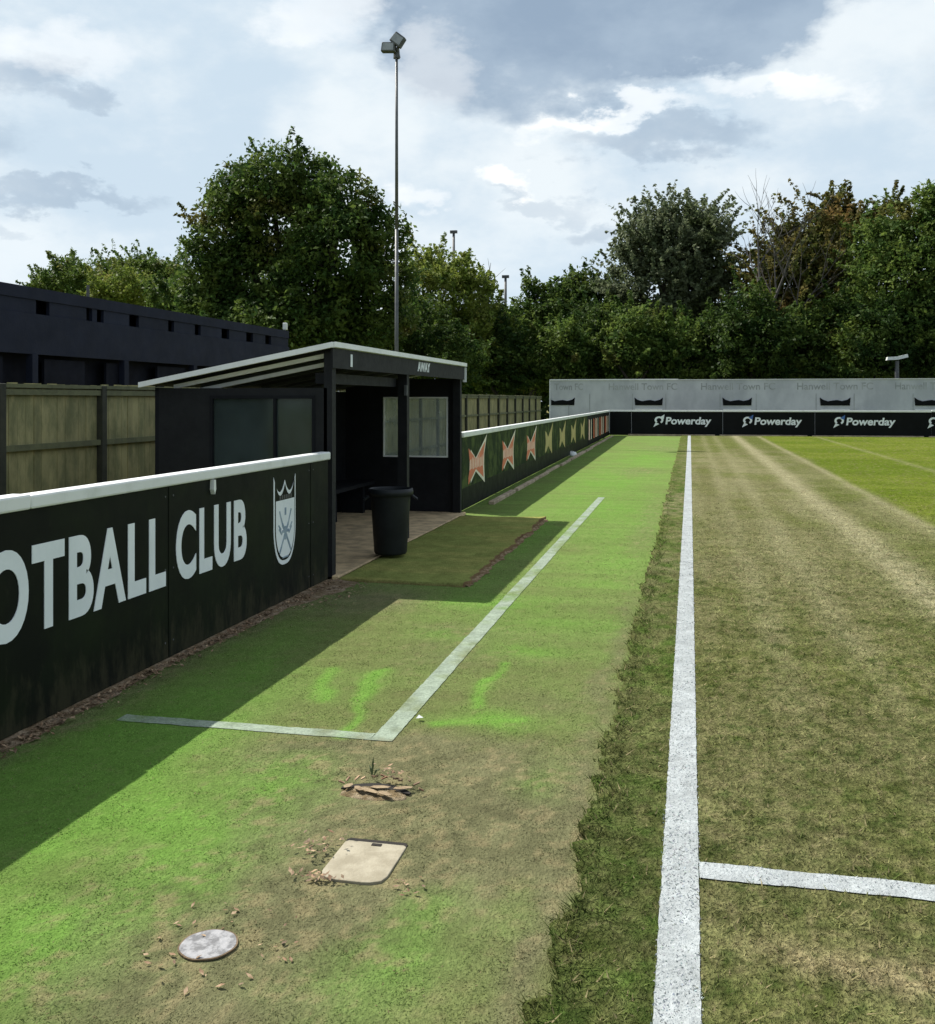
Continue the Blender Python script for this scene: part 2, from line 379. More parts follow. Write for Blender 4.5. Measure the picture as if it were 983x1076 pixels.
sk = np.concatenate([X[:, :1] + .012, X], 1), np.concatenate([Y[:, :1], Y], 1), np.concatenate([Z[:, :1] * 0 - .03, Z], 1)
colp = np.concatenate([np.broadcast_to(C(.05, .04, .022), colp[:, :1].shape), colp], 1)
o = grid_mesh('pitch', *sk, colp, M_pitch); tag(o, kind='structure')
xs = np.concatenate([-np.geomspace(700, 8, 14), np.linspace(-7.5, 14, 44), np.geomspace(15, 700, 14)])
ysb = np.concatenate([-np.geomspace(300, 3, 8), np.linspace(-2, 80, 60), np.geomspace(85, 900, 14)])
X, Y = np.meshgrid(xs, ysb)
cc = lerp(np.broadcast_to(C(.10, .15, .035), X.shape + (3,)), C(.15, .13, .06), sm(.35, .65, fbm(X * .3, Y * .3, 5)))
o = grid_mesh('ground', X, Y, X * 0 - .06, cc, turf('rough_ground', fine=20)); tag(o, kind='structure')

def scatter(n, x0, x1, d0, d1, power):
    u = rng.random(n)
    if abs(power - 1) < 1e-6: y = d0 * (d1 / d0) ** u
    else:
        k = 1 - power; y = (d0 ** k + u * (d1 ** k - d0 ** k)) ** (1 / k)
    return x0 + (x1 - x0) * rng.random(n), y
def blades(x, y, z, h, w, lean):
    n = len(x); a = rng.random(n) * 2 * math.pi
    sx, sy = np.cos(a) * w / 2, np.sin(a) * w / 2
    b = rng.random(n) * 2 * math.pi; l = lean * h * rng.random(n) ** .6
    co = np.zeros((n, 3, 3))
    co[:, 0] = np.stack([x - sx, y - sy, z], -1); co[:, 1] = np.stack([x + sx, y + sy, z], -1)
    co[:, 2] = np.stack([x + np.cos(b) * l, y + np.sin(b) * l, z + h], -1)
    return co
LW = .066
def in_line(x, y):
    t = (np.abs(x + .033) < LW) & (y < 47)
    hw = (np.abs(y - 3.55 - .01 * x) < .06) & (x > -.03)
    ta = ((np.abs(y - 4.715) < .05) & (x > -2.88) & (x < -1.42)) | ((np.abs(x + 1.46) < .055) & (y > 4.665) & (y < 17.1))
    return t | hw, ta
def line_white(n): return np.stack([.33 + .07 * rng.random(n), .355 + .07 * rng.random(n), .36 + .07 * rng.random(n)], -1)
# pitch blades
x, y = scatter(170000, -.46, 4.2, 2.1, 26, 1.5)
keep = (x > edge_x(y) - .012) & (rng.random(len(x)) < sm(27, 8, y)); x, y = x[keep], y[keep]
wl, _ = in_line(x, y); cl = pitch_col(x, y) * 1.5
clump = fbm(x * 14, y * 10, 101, 3)
h = (.008 + .022 * np.clip(clump - .3, 0, 1)) * (1 + .02 * y) * (.35 + .65 * sm(26, 8, y)) * (.6 + .7 * rng.random(len(x)))
ed = x < edge_x(y) + .10
h = np.where(ed, h * 1.35 + .006, h)
cl = np.where(ed[:, None], cl * .74, cl)  # blades along the step tinted darker, its edge shadow put into their colour
strawm = rng.random(len(x)) < .06; cl[strawm] = TAN * 1.15
g = ~wl
faces_mesh('pitch_grass', blades(x[g], y[g], PZ + hump(x[g], y[g]) * 1.2 - .003, h[g], (.0035 + .0011 * y[g]), 2.0), 3, M_blade, cl[g])
tag(bpy.data.objects['pitch_grass'], 'short rough olive grass blades growing on the pitch beside the touchline', 'grass', kind='stuff')
WB = blades(x[wl], y[wl], PZ + hump(x[wl], y[wl]) * 1.2 + .003, h[wl] * .32, (.005 + .0012 * y[wl]), 1.5); Wx, Wy = x[wl], y[wl]
# run-off blades
x, y = scatter(150000, -3.2, -.33, 2.1, 24, 1.5)
keep = (x < edge_x(y) + .02) & (rng.random(len(x)) < sm(25, 7, y)) & ~((x < -1.9) & (y > 8.72)); x, y = x[keep], y[keep]
rad = np.hypot(x + 1.42, y - 2.8) < .070
sq = (np.abs(x + 1.135) < .108) & (np.abs(y - 3.42) < .15)
hole = ((x + 1.29) / .17) ** 2 + ((y - 4.02) / .11) ** 2 < 1
keep = ~(rad | sq | hole); x, y = x[keep], y[keep]
_, ta = in_line(x, y); cl = runoff_col(x, y) * 1.4
h = (.004 + .007 * np.clip(fbm(x * 10, y * 8, 111, 3) - .25, 0, 1)) * (1 + .02 * y) * (.35 + .65 * sm(24, 7, y)) * (.6 + .7 * rng.random(len(x)))
strawm = rng.random(len(x)) < .05; cl[strawm] = TAN * 1.05
g = ~ta
faces_mesh('verge_grass', blades(x[g], y[g], hump(x[g], y[g]) - .002, h[g], (.003 + .0010 * y[g]), 2.4), 3, M_soft, cl[g])
tag(bpy.data.objects['verge_grass'], 'close-cropped bright green grass on the run-off strip beside the black barrier', 'grass', kind='stuff')

# painted lines: thin sheets with frayed edges that follow the turf
M_line = turf('white_line_paint', fine=55, lo=.82, hi=1.15, bump=.5)
M_linefaint = turf('faint_line_paint', fine=60, lo=.74, hi=1.2, bump=.4)
def strip(name, p, q, w, base, mat, colr, lift, rag=.010, k=None):
    p, q = np.array(p, float), np.array(q, float); L = np.hypot(*(q - p)); d = (q - p) / L; nrm = np.array([d[1], -d[0]])
    t = [0.]
    while t[-1] < L:
        dist = max(2.5, np.hypot(*(p + d * t[-1]))); t.append(t[-1] + max(.012, .004 * dist))
    t = np.array(t); t[-1] = L
    s = np.linspace(-1, 1, 9)
    T, S = np.meshgrid(t, s, indexing='ij')
    off = S * w / 2 + np.where(S > .9, 1, 0) * rag * (vn(T * 40, T * 0 + 2, 7) - .4) - np.where(S < -.9, 1, 0) * rag * (vn(T * 40, T * 0 + 9, 8) - .4)
    x = p[0] + d[0] * T + nrm[0] * off; y = p[1] + d[1] * T + nrm[1] * off
    z = base + hump(x, y) * (1.2 if base else 1) + lift
    n = fbm(x * 14, y * 14, 121, 3); c = np.array(colr) * (.78 + .42 * n)[..., None]
    if k is not None: c = lerp(c, runoff_col(x, y), np.clip((fbm(x * 5, y * 5, 122) - k) * 2.4, 0, .75))
    o = grid_mesh(name, x, y, z, c, mat); tag(o, kind='structure'); return o
WH = (.33, .355, .36)
strip('touchline', (-.033, 1.2), (-.033, 46.7), .122, PZ, M_line, WH, .004, .004)
strip('halfway_line', (.031, 3.55), (34, 3.89), .12, PZ, M_line, WH, .0045, .004)
strip('technical_area_line', (-2.88, 4.715), (-1.518, 4.715), .10, 0, M_linefaint, (.25, .30, .235), .003, rag=.004, k=.50)
strip('technical_area_line', (-1.46, 4.665), (-1.46, 17.1), .11, 0, M_linefaint, (.25, .30, .235), .0035, rag=.004, k=.50)
o = faces_mesh('line_grass', WB, 3, M_blade, line_white(len(WB)))
tag(o, 'white painted grass blades along the touchline and the halfway line', 'grass', kind='stuff')

# ---------------------------------------------------------------- writing
def text_mb(s, place, width=None, height=None, bold=.0, depth=.003, spacing=1.0, shear=0.):
    cu = bpy.data.curves.new('writing', 'FONT'); cu.body = s; cu.size = 1; cu.offset = bold; cu.resolution_u = 7; cu.space_character = spacing; cu.shear = shear
    ob = bpy.data.objects.new('writing', cu); COL.objects.link(ob)
    dg = bpy.context.evaluated_depsgraph_get(); dg.update()
    me = bpy.data.meshes.new_from_object(ob.evaluated_get(dg))
    vs = np.array([v.co[:2] for v in me.vertices]); fs = [tuple(p.vertices) for p in me.polygons]
    bpy.data.objects.remove(ob); bpy.data.curves.remove(cu); bpy.data.meshes.remove(me)
    lo, hi = vs.min(0), vs.max(0); ref = hi - lo
    sx = width / ref[0] if width else height / ref[1]; sy = height / ref[1] if height else sx
    vs = (vs - lo) * np.array([sx, sy])
    mb = MB(); n = len(vs)
    mb.add([place(u, v, depth) for u, v in vs], fs)
    # side walls from boundary edges
    cnt = {}
    for f in fs:
        for a, b in zip(f, f[1:] + f[:1]): cnt[(a, b)] = 1
    base = len(mb.v); mb.v += [tuple(place(u, v, 0)) for u, v in vs]
    for a, b in cnt:
        if (b, a) not in cnt: mb.f.append((a, base + a, base + b, b))
    return mb
BX = -3.22                                     # pitch-side face of the left barrier
def on_left(y0, z0, face=BX): return lambda u, v, d: Vector((face + d, y0 + u, z0 + v))
def on_far(x0, z0, face): return lambda u, v, d: Vector((x0 + u, face - d, z0 + v))

# ---------------------------------------------------------------- near barrier
bar = empty('pitch_barrier', (BX - .03, 5, 0))
tag(bar, 'long black barrier lettered in white with a shield crest, left of the dugout', 'barrier')
MB().box(BX - .04, BX, -3, 8.68, .02, 1.105).build('board_panel', M['board_muddy'], bar)
r1 = MB().box(BX - .085, BX + .025, -3, 4.42, 1.105, 1.182).build('top_rail', M['white'], bar, .012)
r1 = MB().box(BX - .082, BX + .022, 4.425, 8.70, 1.105, 1.176).build('top_rail', M['white'], bar, .012)
for yy in (-1, 1.2, 3.4, 5.6, 7.8): MB().box(BX - .12, BX - .042, yy - .04, yy + .04, -.05, 1.104).build('post', M['black'], bar)
for yy in (3.38, 5.82, 8.26):
    MB().box(BX + .0005, BX + .0035, yy - .011, yy + .011, .025, 1.10).build('cover_strip', M['board'], bar)
    for zz in (.12, .58, 1.04):
        for sd in (-.05, .05): MB().tube((BX - .001, yy + sd, zz), (BX + .003, yy + sd, zz), .007, .006, 8).build('screw', M['steel'], bar)
text_mb('FOOTBALL', on_left(3.50, .475, BX + .001), 2.27, .45, .034, .004, 1.14).build('lettering', M['letter'], bar)
text_mb('CLUB', on_left(5.90, .475, BX + .001), 1.05, .45, .034, .004, 1.14).build('lettering', M['letter'], bar)
MB().prism([(0, .035), (.018, 0), (.036, .035), (.030, .10), (.006, .10)], on_left(6.37, 1.0, BX + .001), 0, .03).build('rail_clip', M['white'], bar)
# shield crest
def shield(s, top):
    """half width .225, height .72; top = list of top outline points, s = inset"""
    w = .225 - s; L = []
    for t in np.linspace(0, 1, 13): L.append((-w * math.cos(t * math.pi / 2) ** .75 if t < 1 else 0, .30 - (.30 - s * 1.6) * math.sin(t * math.pi / 2) ** 1.1))
    right = [(-x, z) for x, z in L[::-1][1:]]
    return L + right + top(w, s)
def scallop(w, s):
    T = []
    for a, b in ((w, 0), (0, -w)):
        for t in np.linspace(0, 1, 9)[(1 if a == 0 else 0):]:
            x = a + (b - a) * t; z = .72 - s * 1.4 - .11 * math.sin(math.pi * t) ** .8 - (.05 if abs(x) < w * .04 else 0) * 0 - .035 * (1 - abs(x) / w)
            T.append((x, z))
    return T
def flat_top(z): return lambda w, s: [(w, z), (-w, z)]
cy = 7.675
def crest_part(poly, mat, d0, d1, par): return MB().prism(poly, on_left(cy, .315, BX + .001), d0, d1).build('shield', mat, par)
cr = MB().prism(shield(0, scallop), on_left(cy, .315, BX + .001), 0, .003).build('crest', M['letter'], bar)
cr['label'] = 'white outlined shield crest with scalloped top'
MB().prism(shield(.022, scallop), on_left(cy, .315, BX + .001), .003, .005).build('crest_field', M['board'], cr)
MB().prism(shield(.036, flat_top(.525)), on_left(cy, .315, BX + .001), .005, .007).build('crest_plate', M['letter'], cr)
em = MB()
pl = on_left(cy, .315, BX + .001)
def stroke(pts, w):
    for a, b in zip(pts, pts[1:]):
        a, b = Vector(a), Vector(b); d = (b - a).normalized(); n = Vector((-d.y, d.x)) * w / 2
        em.prism([a - n, b - n, b + n, a + n], pl, .007, .009 + .0003 * len(em.f) / 60)
for sx in (-1, 1):
    stroke([(-.12 * sx, .10), (-.03 * sx, .22)], .022); stroke([(-.03 * sx, .22), (.06 * sx, .33)], .028); stroke([(.06 * sx, .33), (.12 * sx, .44)], .018)
    stroke([(.13 * sx, .30), (.07 * sx, .25)], .018); stroke([(-.14 * sx, .33), (-.09 * sx, .29)], .014)
stroke([(0, .20), (0, .31)], .03); stroke([(-.07, .27), (.07, .27)], .022); stroke([(0, .40), (0, .46)], .03); stroke([(-.06, .06), (.06, .06)], .012)
em.build('crest_emblem', M['crestblue'], cr)
bd = MB()
for k in range(6): bd.box(BX + .0065, BX + .0085, cy - .12 + k * .045, cy - .09 + k * .045, .315 + .53, .315 + .565)
bd.build('crest_band_text', M['steeldark'], cr)

# ---------------------------------------------------------------- barrier beyond the dugout
b2 = empty('pitch_barrier', (BX - .16, 30, 0))
tag(b2, 'green and black printed barrier with red bow-tie emblems running beyond the dugout', 'barrier')
FX = -3.28
def stagger(y): return FX - .0115 * (y - 15)
y = 14.45; k = 0
while y < 46.9:
    y1 = min(y + 3.0, 46.93); green = y < 33
    mb = MB(); a, b = stagger(y), stagger(y1)
    mb.add([(a - .04, y, .02), (a, y, .02), (b, y1 - .006, .02), (b - .04, y1 - .006, .02), (a - .04, y, 1.09), (a, y, 1.09), (b, y1 - .006, 1.09), (b - .04, y1 - .006, 1.09)],
           [(0, 3, 2, 1), (4, 5, 6, 7), (0, 1, 5, 4), (1, 2, 6, 5), (2, 3, 7, 6), (3, 0, 4, 7)])
    pn = mb.build('advert_board', M['boardgreen'] if green else M['boardfar'], b2)
    if green:
        lowb = MB(); lowb.add([(a, y, .03), (a + .003, y, .03), (b + .003, y1 - .006, .03), (b, y1 - .006, .03), (a, y, .34), (a + .003, y, .34), (b + .003, y1 - .006, .34), (b, y1 - .006, .34)],
                 [(0, 3, 2, 1), (4, 5, 6, 7), (0, 1, 5, 4), (1, 2, 6, 5), (2, 3, 7, 6), (3, 0, 4, 7)])
        lowb.build('lower_band', M['board'], pn)
        yc = y + 1.05
        f = (a + b) / 2 + .007
        bow = [(-.84, -.46), (-.05, -.13), (.66, -.36), (.60, -.05), (.62, .12), (.84, .42), (.02, .10), (-.05, .08), (-.70, .34), (-.60, .08), (-.58, -.08)]
        def plc(u, v, d, yc=yc, f=f): return Vector((f + d, yc + u, .66 + v))
        main, inner = (M['red'], M['redpale']) if k < 3 else (M['gold'], M['cream'])
        e = MB().prism(bow, plc, 0, .003).build('bow_tie_emblem', M['cream'] if k < 3 else M['gold'], pn)
        MB().prism([(u * .84, v * .74 + .002) for u, v in bow], plc, .003, .005).build('emblem_field', main, e)
        sc = MB()
        if k < 3:
            for q in range(9):
                u = -.52 + q * .125
                sc.prism([(u, -.09 + .02 * (q % 2)), (u + .085, -.07), (u + .10, .08 + .03 * (q % 3)), (u + .02, .06)], plc, .005, .007)
            sc.build('script_band', M['redpale'], e)
    else:
        f = max(a, b) + .003
        for q, (mt, w) in enumerate(((M['redpale'], .5), (M['cream'], .22), (M['red'], .4))):
            yy = y + .35 + q * .9
            if yy + w > y1: continue
            MB().prism([(0, 0), (w, 0), (w * .9, .7), (.05, .74)], lambda u, v, d: Vector((f + d, yy + u, .22 + v)), 0, .004).build('print_patch', mt, pn)
    MB().box(a - .12, a - .045, y - .04, y + .04, -.05, 1.08).build('post', M['black'], b2)
    y = y1 + (0 if y1 < 46.9 else 1); k += 1
mb = MB(); a, b = stagger(14.45), stagger(46.95)
mb.bar((a - .02, 14.45, 1.132), (b - .02, 46.95, 1.132), .1, .078)
mb.build('top_rail', M['white'], b2, .012)

# concrete edging in front of it, laid in uneven lengths
for i in range(13):
    y0 = 15.6 + i * 2.35; y1 = y0 + 2.2 - .25 * random.random(); e0 = -3.06 - .0125 * (y0 - 15) + .05 * random.random()
    mb = MB(); mb.bar((e0, y0, .012), (e0 - .02, y1, .012), .07 + .04 * random.random(), .075)
    o = mb.build('edging_stone', M['kerb'], None, .01)
    tag(o, 'pale concrete edging length in the row along the foot of the printed barrier', 'edging', 'edging stones along the printed barrier')
bm_ = MB(); bm_.lathe((0, 0, 0), [(.0, .13), (.05, .125), (.10, .10), (.13, .05), (.12, .0)], 10)
bm_.v = [(v[0] * (1 + .3 * math.sin(i * 2.1)), v[1] * (1 + .25 * math.cos(i * 1.7)), v[2] * (1 + .2 * math.sin(i))) for i, v in enumerate(bm_.v)]
yb = 29.6; bm_.v = [(v[0] + x_at(602, yb), v[1] + yb, v[2]) for v in bm_.v]
tag(bm_.build('plastic_bag', M['whitelitter'], None, 0, True), 'small crumpled white bag lying by the concrete edging', 'litter')

# ---------------------------------------------------------------- far barrier with repeated sponsor lettering
FY = 47.0
b3 = empty('pitch_barrier', (5, FY, 0))
tag(b3, 'black barrier behind the goal line with white sponsor lettering, in front of the grey stand', 'barrier')
xl, xr = x_at(641, FY), x_at(1060, FY)
edges = [x_at(p, FY) for p in (641, 664, 760, 857, 979.5)] + [xr]
for i, (a, b) in enumerate(zip(edges, edges[1:])):
    dz = .02 if i == 4 else 0
    pn = MB().box(a, b - .012, FY, FY + .05, .02 + dz, 1.10 + dz).build('advert_board', M['boardfar'], b3)
    MB().box(a, b - .004, FY - .03, FY + .07, 1.10 + dz, 1.175 + dz).build('top_rail', M['white'], b3, .01)
    if i == 0: continue
    px0 = (None, 687, 780, 876, 975)[i]
    x0 = x_at(px0, FY)
    t = text_mb('Powerday', on_far(x0 + .54, .42, FY - .002), 2.05 if i < 4 else 2.1, .44, .03, .004, 1.0, .12); t.build('lettering', M['letter'], pn)
    lg = MB(); cxl, czl = .25, .30; pf = on_far(x0, .42, FY - .002)
    n = 18; a0, a1 = R(-60), R(230)
    ring = [(cxl + .20 * math.cos(a0 + (a1 - a0) * q / n), czl + .17 * math.sin(a0 + (a1 - a0) * q / n)) for q in range(n + 1)]
    ring += [(cxl + .11 * math.cos(a1 - (a1 - a0) * q / n), czl + .09 * math.sin(a1 - (a1 - a0) * q / n)) for q in range(n + 1)]
    lg.prism(ring, pf, 0, .004); lg.prism([(.0, -.02), (.10, .20), (.26, .12)], pf, 0, .004)
    lgo = lg.build('sponsor_logo', M['letter'], pn)
    up = MB().prism([(.28, .42), (.50, .56), (.46, .34)], pf, .0045, .007)
    up.build('logo_arrow', M['blue'] if i > 1 else M['letter'], lgo)
for i in range(4):
    a, b = edges[i + 1] - .15, edges[i + 2] - .35
    o = MB().box(a, b, FY - .22, FY - .08, -.02, .075).build('edging_stone', M['kerb'], None, .012)
    tag(o, 'pale concrete edging length lying under the far black sponsor barrier', 'edging', 'edging stones under the far barrier')

# ---------------------------------------------------------------- dugout
DX, DB, DY0, DY1 = -3.205, -4.95, 8.75, 14.13
dg = empty('dugout', (-4.1, 11.9, 0))
tag(dg, 'black timber dugout with white trimmed sloping roof and open front', 'dugout')
def roof_z(x): return 2.155 + (x - DX) * .186
MB().box(DB, DX + .06, DY0, DY1, -.04, .035).build('floor', M['concrete'], dg, .01)
# near side wall, window opening cut out
nw = MB()
WX0, WX1, WZ0, WZ1 = -4.42, -3.37, .80, 1.69
nw.box(DB, WX0, DY0, DY0 + .04, .036, 1.76); nw.box(WX1, DX - .05, DY0, DY0 + .04, .036, 1.76)
nw.box(WX0, WX1, DY0, DY0 + .04, .036, WZ0); nw.box(WX0, WX1, DY0, DY0 + .04, WZ1, 1.76)
w = nw.build('side_wall', M['black'], dg)
fm = MB()
for a in ((WX0, WX0 + .03, WZ0, WZ1), (WX1 - .03, WX1, WZ0, WZ1), (WX0 + .03, WX1 - .03, WZ1 - .03, WZ1), (-3.78, -3.755, WZ0, WZ1 - .03)): fm.box(a[0], a[1], DY0 - .008, DY0 + .02, a[2], a[3])
wf = fm.build('window', M['blackin'], w)
MB().box(WX0 + .005, WX1 - .005, DY0 + .022, DY0 + .027, WZ0, WZ1).build('window_pane', M['windark'], dg)
# far side wall with a white framed window
fw = MB(); A0, A1, B0, B1 = -4.37, -3.40, .82, 1.69
fw.box(DB, A0, DY1 - .04, DY1, .036, 1.95); fw.box(A1, DX - .05, DY1 - .04, DY1, .036, 1.95)
fw.box(A0, A1, DY1 - .04, DY1, .036, B0); fw.box(A0, A1, DY1 - .04, DY1, B1, 1.95)
w2 = fw.build('side_wall', M['black'], dg)
fr = MB()
for a in ((A0, A0 + .02, B0, B1), (A1 - .02, A1, B0, B1), (A0 + .02, A1 - .02, B1 - .02, B1), (A0 + .02, A1 - .02, B0, B0 + .02)) : fr.box(a[0], a[1], DY1 - .055, DY1 - .03, a[2], a[3])
fr.build('window', M['whitetrim'], w2)
MB().box(A0 + .01, A1 - .01, DY1 - .022, DY1 - .016, B0, B1).build('window_pane', M['winlight'], dg)
# back wall stops short of the roof: the gap lets light in
MB().box(DB - .04, DB, DY0, DY1, .0, 1.765).build('back_wall', M['blackin'], dg)
# bench
bn = MB().box(DB + .02, DB + .48, DY0 + .15, DY1 - .15, .43, .48).build('bench_seat', M['blackin'], dg)
for yy in np.linspace(DY0 + .3, DY1 - .4, 5): MB().box(DB + .08, DB + .40, yy - .05, yy + .05, .036, .429).build('bench_support', M['blackin'], dg)
for yy in (DY0 + .05, 11.3, DY1 - .06):
    MB().box(DX - (.08 if yy < 9 else .11), DX, yy - .05, yy + .05, -.04, roof_z(DX) - .06).build('post', M['black'], dg)
MB().box(DX - .21, DX - .115, DY0 + .12, 11.2, 1.80, 1.90).build('header_beam', M['black'], dg)
# roof: dark deck, fascia, white trims, rafters
RX0, RX1 = DB - .16, DX + .035
def slab(x0, x1, y0, y1, t0, t1):
    vs = [(x, yv, roof_z(x) + t) for t in (t0, t1) for yv in (y0, y1) for x in (x0, x1)]
    return MB().add(vs, [(0, 2, 3, 1), (4, 5, 7, 6), (0, 1, 5, 4), (2, 6, 7, 3), (0, 4, 6, 2), (1, 3, 7, 5)])
rf = slab(RX0 + .02, RX1 - .02, DY0 - .06, DY1 + .06, -.022, .005).build('roof', M['black'], dg)
tr = slab(RX0, RX1, DY0 - .10, DY0 - .062, -.035, .014); tr.build('roof_trim', M['whitetrim'], rf)
slab(RX1 - .018, RX1 + .02, DY0 - .06, DY1 + .10, -.034, .014).build('roof_trim', M['whitetrim'], rf)
slab(RX0, RX1, DY1 + .062, DY1 + .10, -.035, .014).build('roof_trim', M['whitetrim'], rf)
MB().box(DX + .004, DX + .026, DY0 - .05, DY1 + .05, roof_z(DX) - .215, roof_z(DX) - .03).build('fascia_board', M['black'], dg)
for i in range(8):
    yy = DY0 + .80 + i * .75
    if yy > DY1 - .3: break
    slab(DB + .02, DX - .12, yy, yy + .035, -.062, -.024).build('rafter', M['steel'], dg)
for yy, dz in ((DY0 + .10, -.085), (DY0 + .26, -.150)):
    slab(DB + .1, DX - .12, yy, yy + .04, dz - .008, dz + .030).build('gable_batten', M['whitetrim'], dg)
text_mb('AWAY', on_left(11.62, roof_z(DX) - .165, DX + .0265), .58, .115, .03, .004).build('lettering', M['letter'], dg)
MB().box(DX + .027, DX + .033, 9.18, 9.23, roof_z(DX) - .19, roof_z(DX) - .07).build('fascia_clip', M['letter'], dg)
MB().box(DX + .0, DX + .05, DY1 + .055, DY1 + .08, roof_z(DX) - .25, roof_z(DX) - .04).build('fascia_clip', M['letter'], dg)
MB().box(DX - .02, DX + .012, 11.20, 11.235, 1.70, 1.82).build('post_bracket', M['steel'], dg)

# turf mat in front of it
NX, NY = 60, 150
mx = np.linspace(-3.13, -1.93, NX); my = np.linspace(8.72, 13.75, NY)
X, Y = np.meshgrid(mx, my)
S = (X - mx[0]) / (mx[-1] - mx[0])
X2 = X + S ** 6 * (.07 * (vn(Y * 2.5, Y * 0, 5) - .5) + .05 * (vn(Y * 9, Y * 0, 6) - .5))
Y2 = Y + (Y < 8.8) * .04 * (vn(X * 6, X * 0, 6) - .5) - S * .10 + np.where(Y > 13.6, .15 * S, 0)
Z = .026 + hump(X, Y) + .025 * S ** 8 * fbm(Y * 1.3, Y * 0, 5) + .012 * (fbm(X * 3, Y * 1.5, 6) - .5)
nn = fbm(X * 8, Y * 5, 131); n2 = fbm(X * 1.4, Y * 3, 132)
cm = lerp(np.broadcast_to(C(.27, .265, .085), X.shape + (3,)), C(.21, .235, .07), sm(.35, .65, n2)) * (.75 + .5 * nn)[..., None]
# skirt round the rim
def skirt(A, inner=True): 
    return np.pad(A, 1, mode='edge')
Xs, Ys, Zs = skirt(X2), skirt(Y2), skirt(Z)
Zs[0, :] = Zs[-1, :] = -.02; Zs[:, 0] = Zs[:, -1] = -.02
cs = np.pad(cm, ((1, 1), (1, 1), (0, 0)), mode='edge'); rim = C(.20, .13, .07)
for sl in ((0, slice(None)), (-1, slice(None)), (slice(None), 0), (slice(None), -1), (slice(None), -2)): cs[sl] = rim
mo = grid_mesh('turf_mat', Xs, Ys, Zs, cs, turf('mat_turf', fine=70, lo=.7, hi=1.3, bump=.7))
tag(mo, 'raised olive turf mat with frayed brown edge laid before the dugout', 'mat')
yr = np.arange(8.66, 13.7, .03); T, S = np.meshgrid(yr, np.linspace(0, 1, 6), indexing='ij')
xr = -1.945 + S * (.025 + .09 * np.clip(fbm(T * 5, T * 0, 161, 4) - .3, 0, 1) + .025 * vn(T * 31, T * 0, 162)); zr = .022 - .018 * S + .007 * (fbm(xr * 40, T * 25, 163, 3) - .5)
cf = lerp(np.broadcast_to(C(.15, .10, .055), xr.shape + (3,)), C(.30, .22, .14), sm(.4, .65, fbm(xr * 50, T * 24, 164)))
o = grid_mesh('frayed_edge', xr, T, zr, cf, turf('frayed_mat', fine=110)); o.parent = mo
# weathered soil under the frayed edge
# ---------------------------------------------------------------- litter bin
bn = empty('litter_bin', (-3.03, 10.02, .06))
tag(bn, 'black plastic dustbin with flared rim standing before the dugout', 'bin')
c0 = (-3.03, 10.02, .06)
MB().lathe(c0, [(.0, .004), (.160, .0), (.170, .02), (.207, .60), (.211, .62), (.187, .62), (.155, .03), (0, .03)], 36).build('bin_body', M['bin'], bn, 0, True)
MB().lathe(c0, [(.213, .60), (.232, .602), (.236, .64), (.231, .672), (.217, .675), (.211, .66), (.209, .61), (.213, .60)], 36).build('rim', M['bin'], bn, 0, True)
for a in (R(200), R(20)):
    ca, sa = math.cos(a), math.sin(a); hd = MB()
    p = [Vector((c0[0] + ca * .22 - sa * t, c0[1] + sa * .22 + ca * t, c0[2] + .60)) for t in (-.07, .07)]
    qv = [v + Vector((ca * .05, sa * .05, -.035)) for v in p]
    hd.tube(p[0], qv[0], .012, .012); hd.tube(qv[0], qv[1], .012, .012); hd.tube(qv[1], p[1], .012, .012)
    hd.build('handle', M['bin'], bn)

# ---------------------------------------------------------------- timber fence behind
fn = empty('timber_fence', (-6.8, 26, 0))
tag(fn, 'weathered timber fence with greenish boards between the dugout and the navy stand', 'fence')
fx = -6.8; yy = 5.28
while yy < 46:
    y1 = yy + 1.8; pn = MB(); q = yy + .05; top = 1.80 + .02 * random.random()
    while q < y1 - .06:
        wd = min(.118 + .03 * random.random(), y1 - .05 - q)
        pn.box(fx - .028 - .008 * random.random(), fx - .006 - .006 * random.random(), q, q + wd - .006, .05, top + .02 * random.random()); q += wd
    pn.build('board_panel', M['timber'], fn)
    rl = MB(); rl.box(fx - .002, fx + .04, yy + .051, y1 - .051, 1.70, 1.76); rl.box(fx - .002, fx + .05, yy + .051, y1 - .051, 1.775, 1.815)
    rl.box(fx - .002, fx + .04, yy + .051, y1 - .051, 1.12, 1.18); rl.box(fx - .002, fx + .04, yy + .051, y1 - .051, .35, .42)
    rl.build('fence_rail', M['rail'], fn)
    MB().box(fx - .05, fx + .06, yy - .05, yy + .05, -.1, 1.815).build('post', M['post'], fn, .008)
    yy = y1

# ---------------------------------------------------------------- navy stand behind the fence
SX = -10.0
st = empty('covered_stand', (SX, 10, 0))
tag(st, 'dark navy timber stand with gaps in its boards behind the timber fence', 'stand')
def y_on(px): return SX / math.tan(bearing(px))
SY1 = y_on(303)
MB().box(SX - .35, SX - .28, -6, SY1, 0, 3.32).build('back_wall', M['navydark'], st)
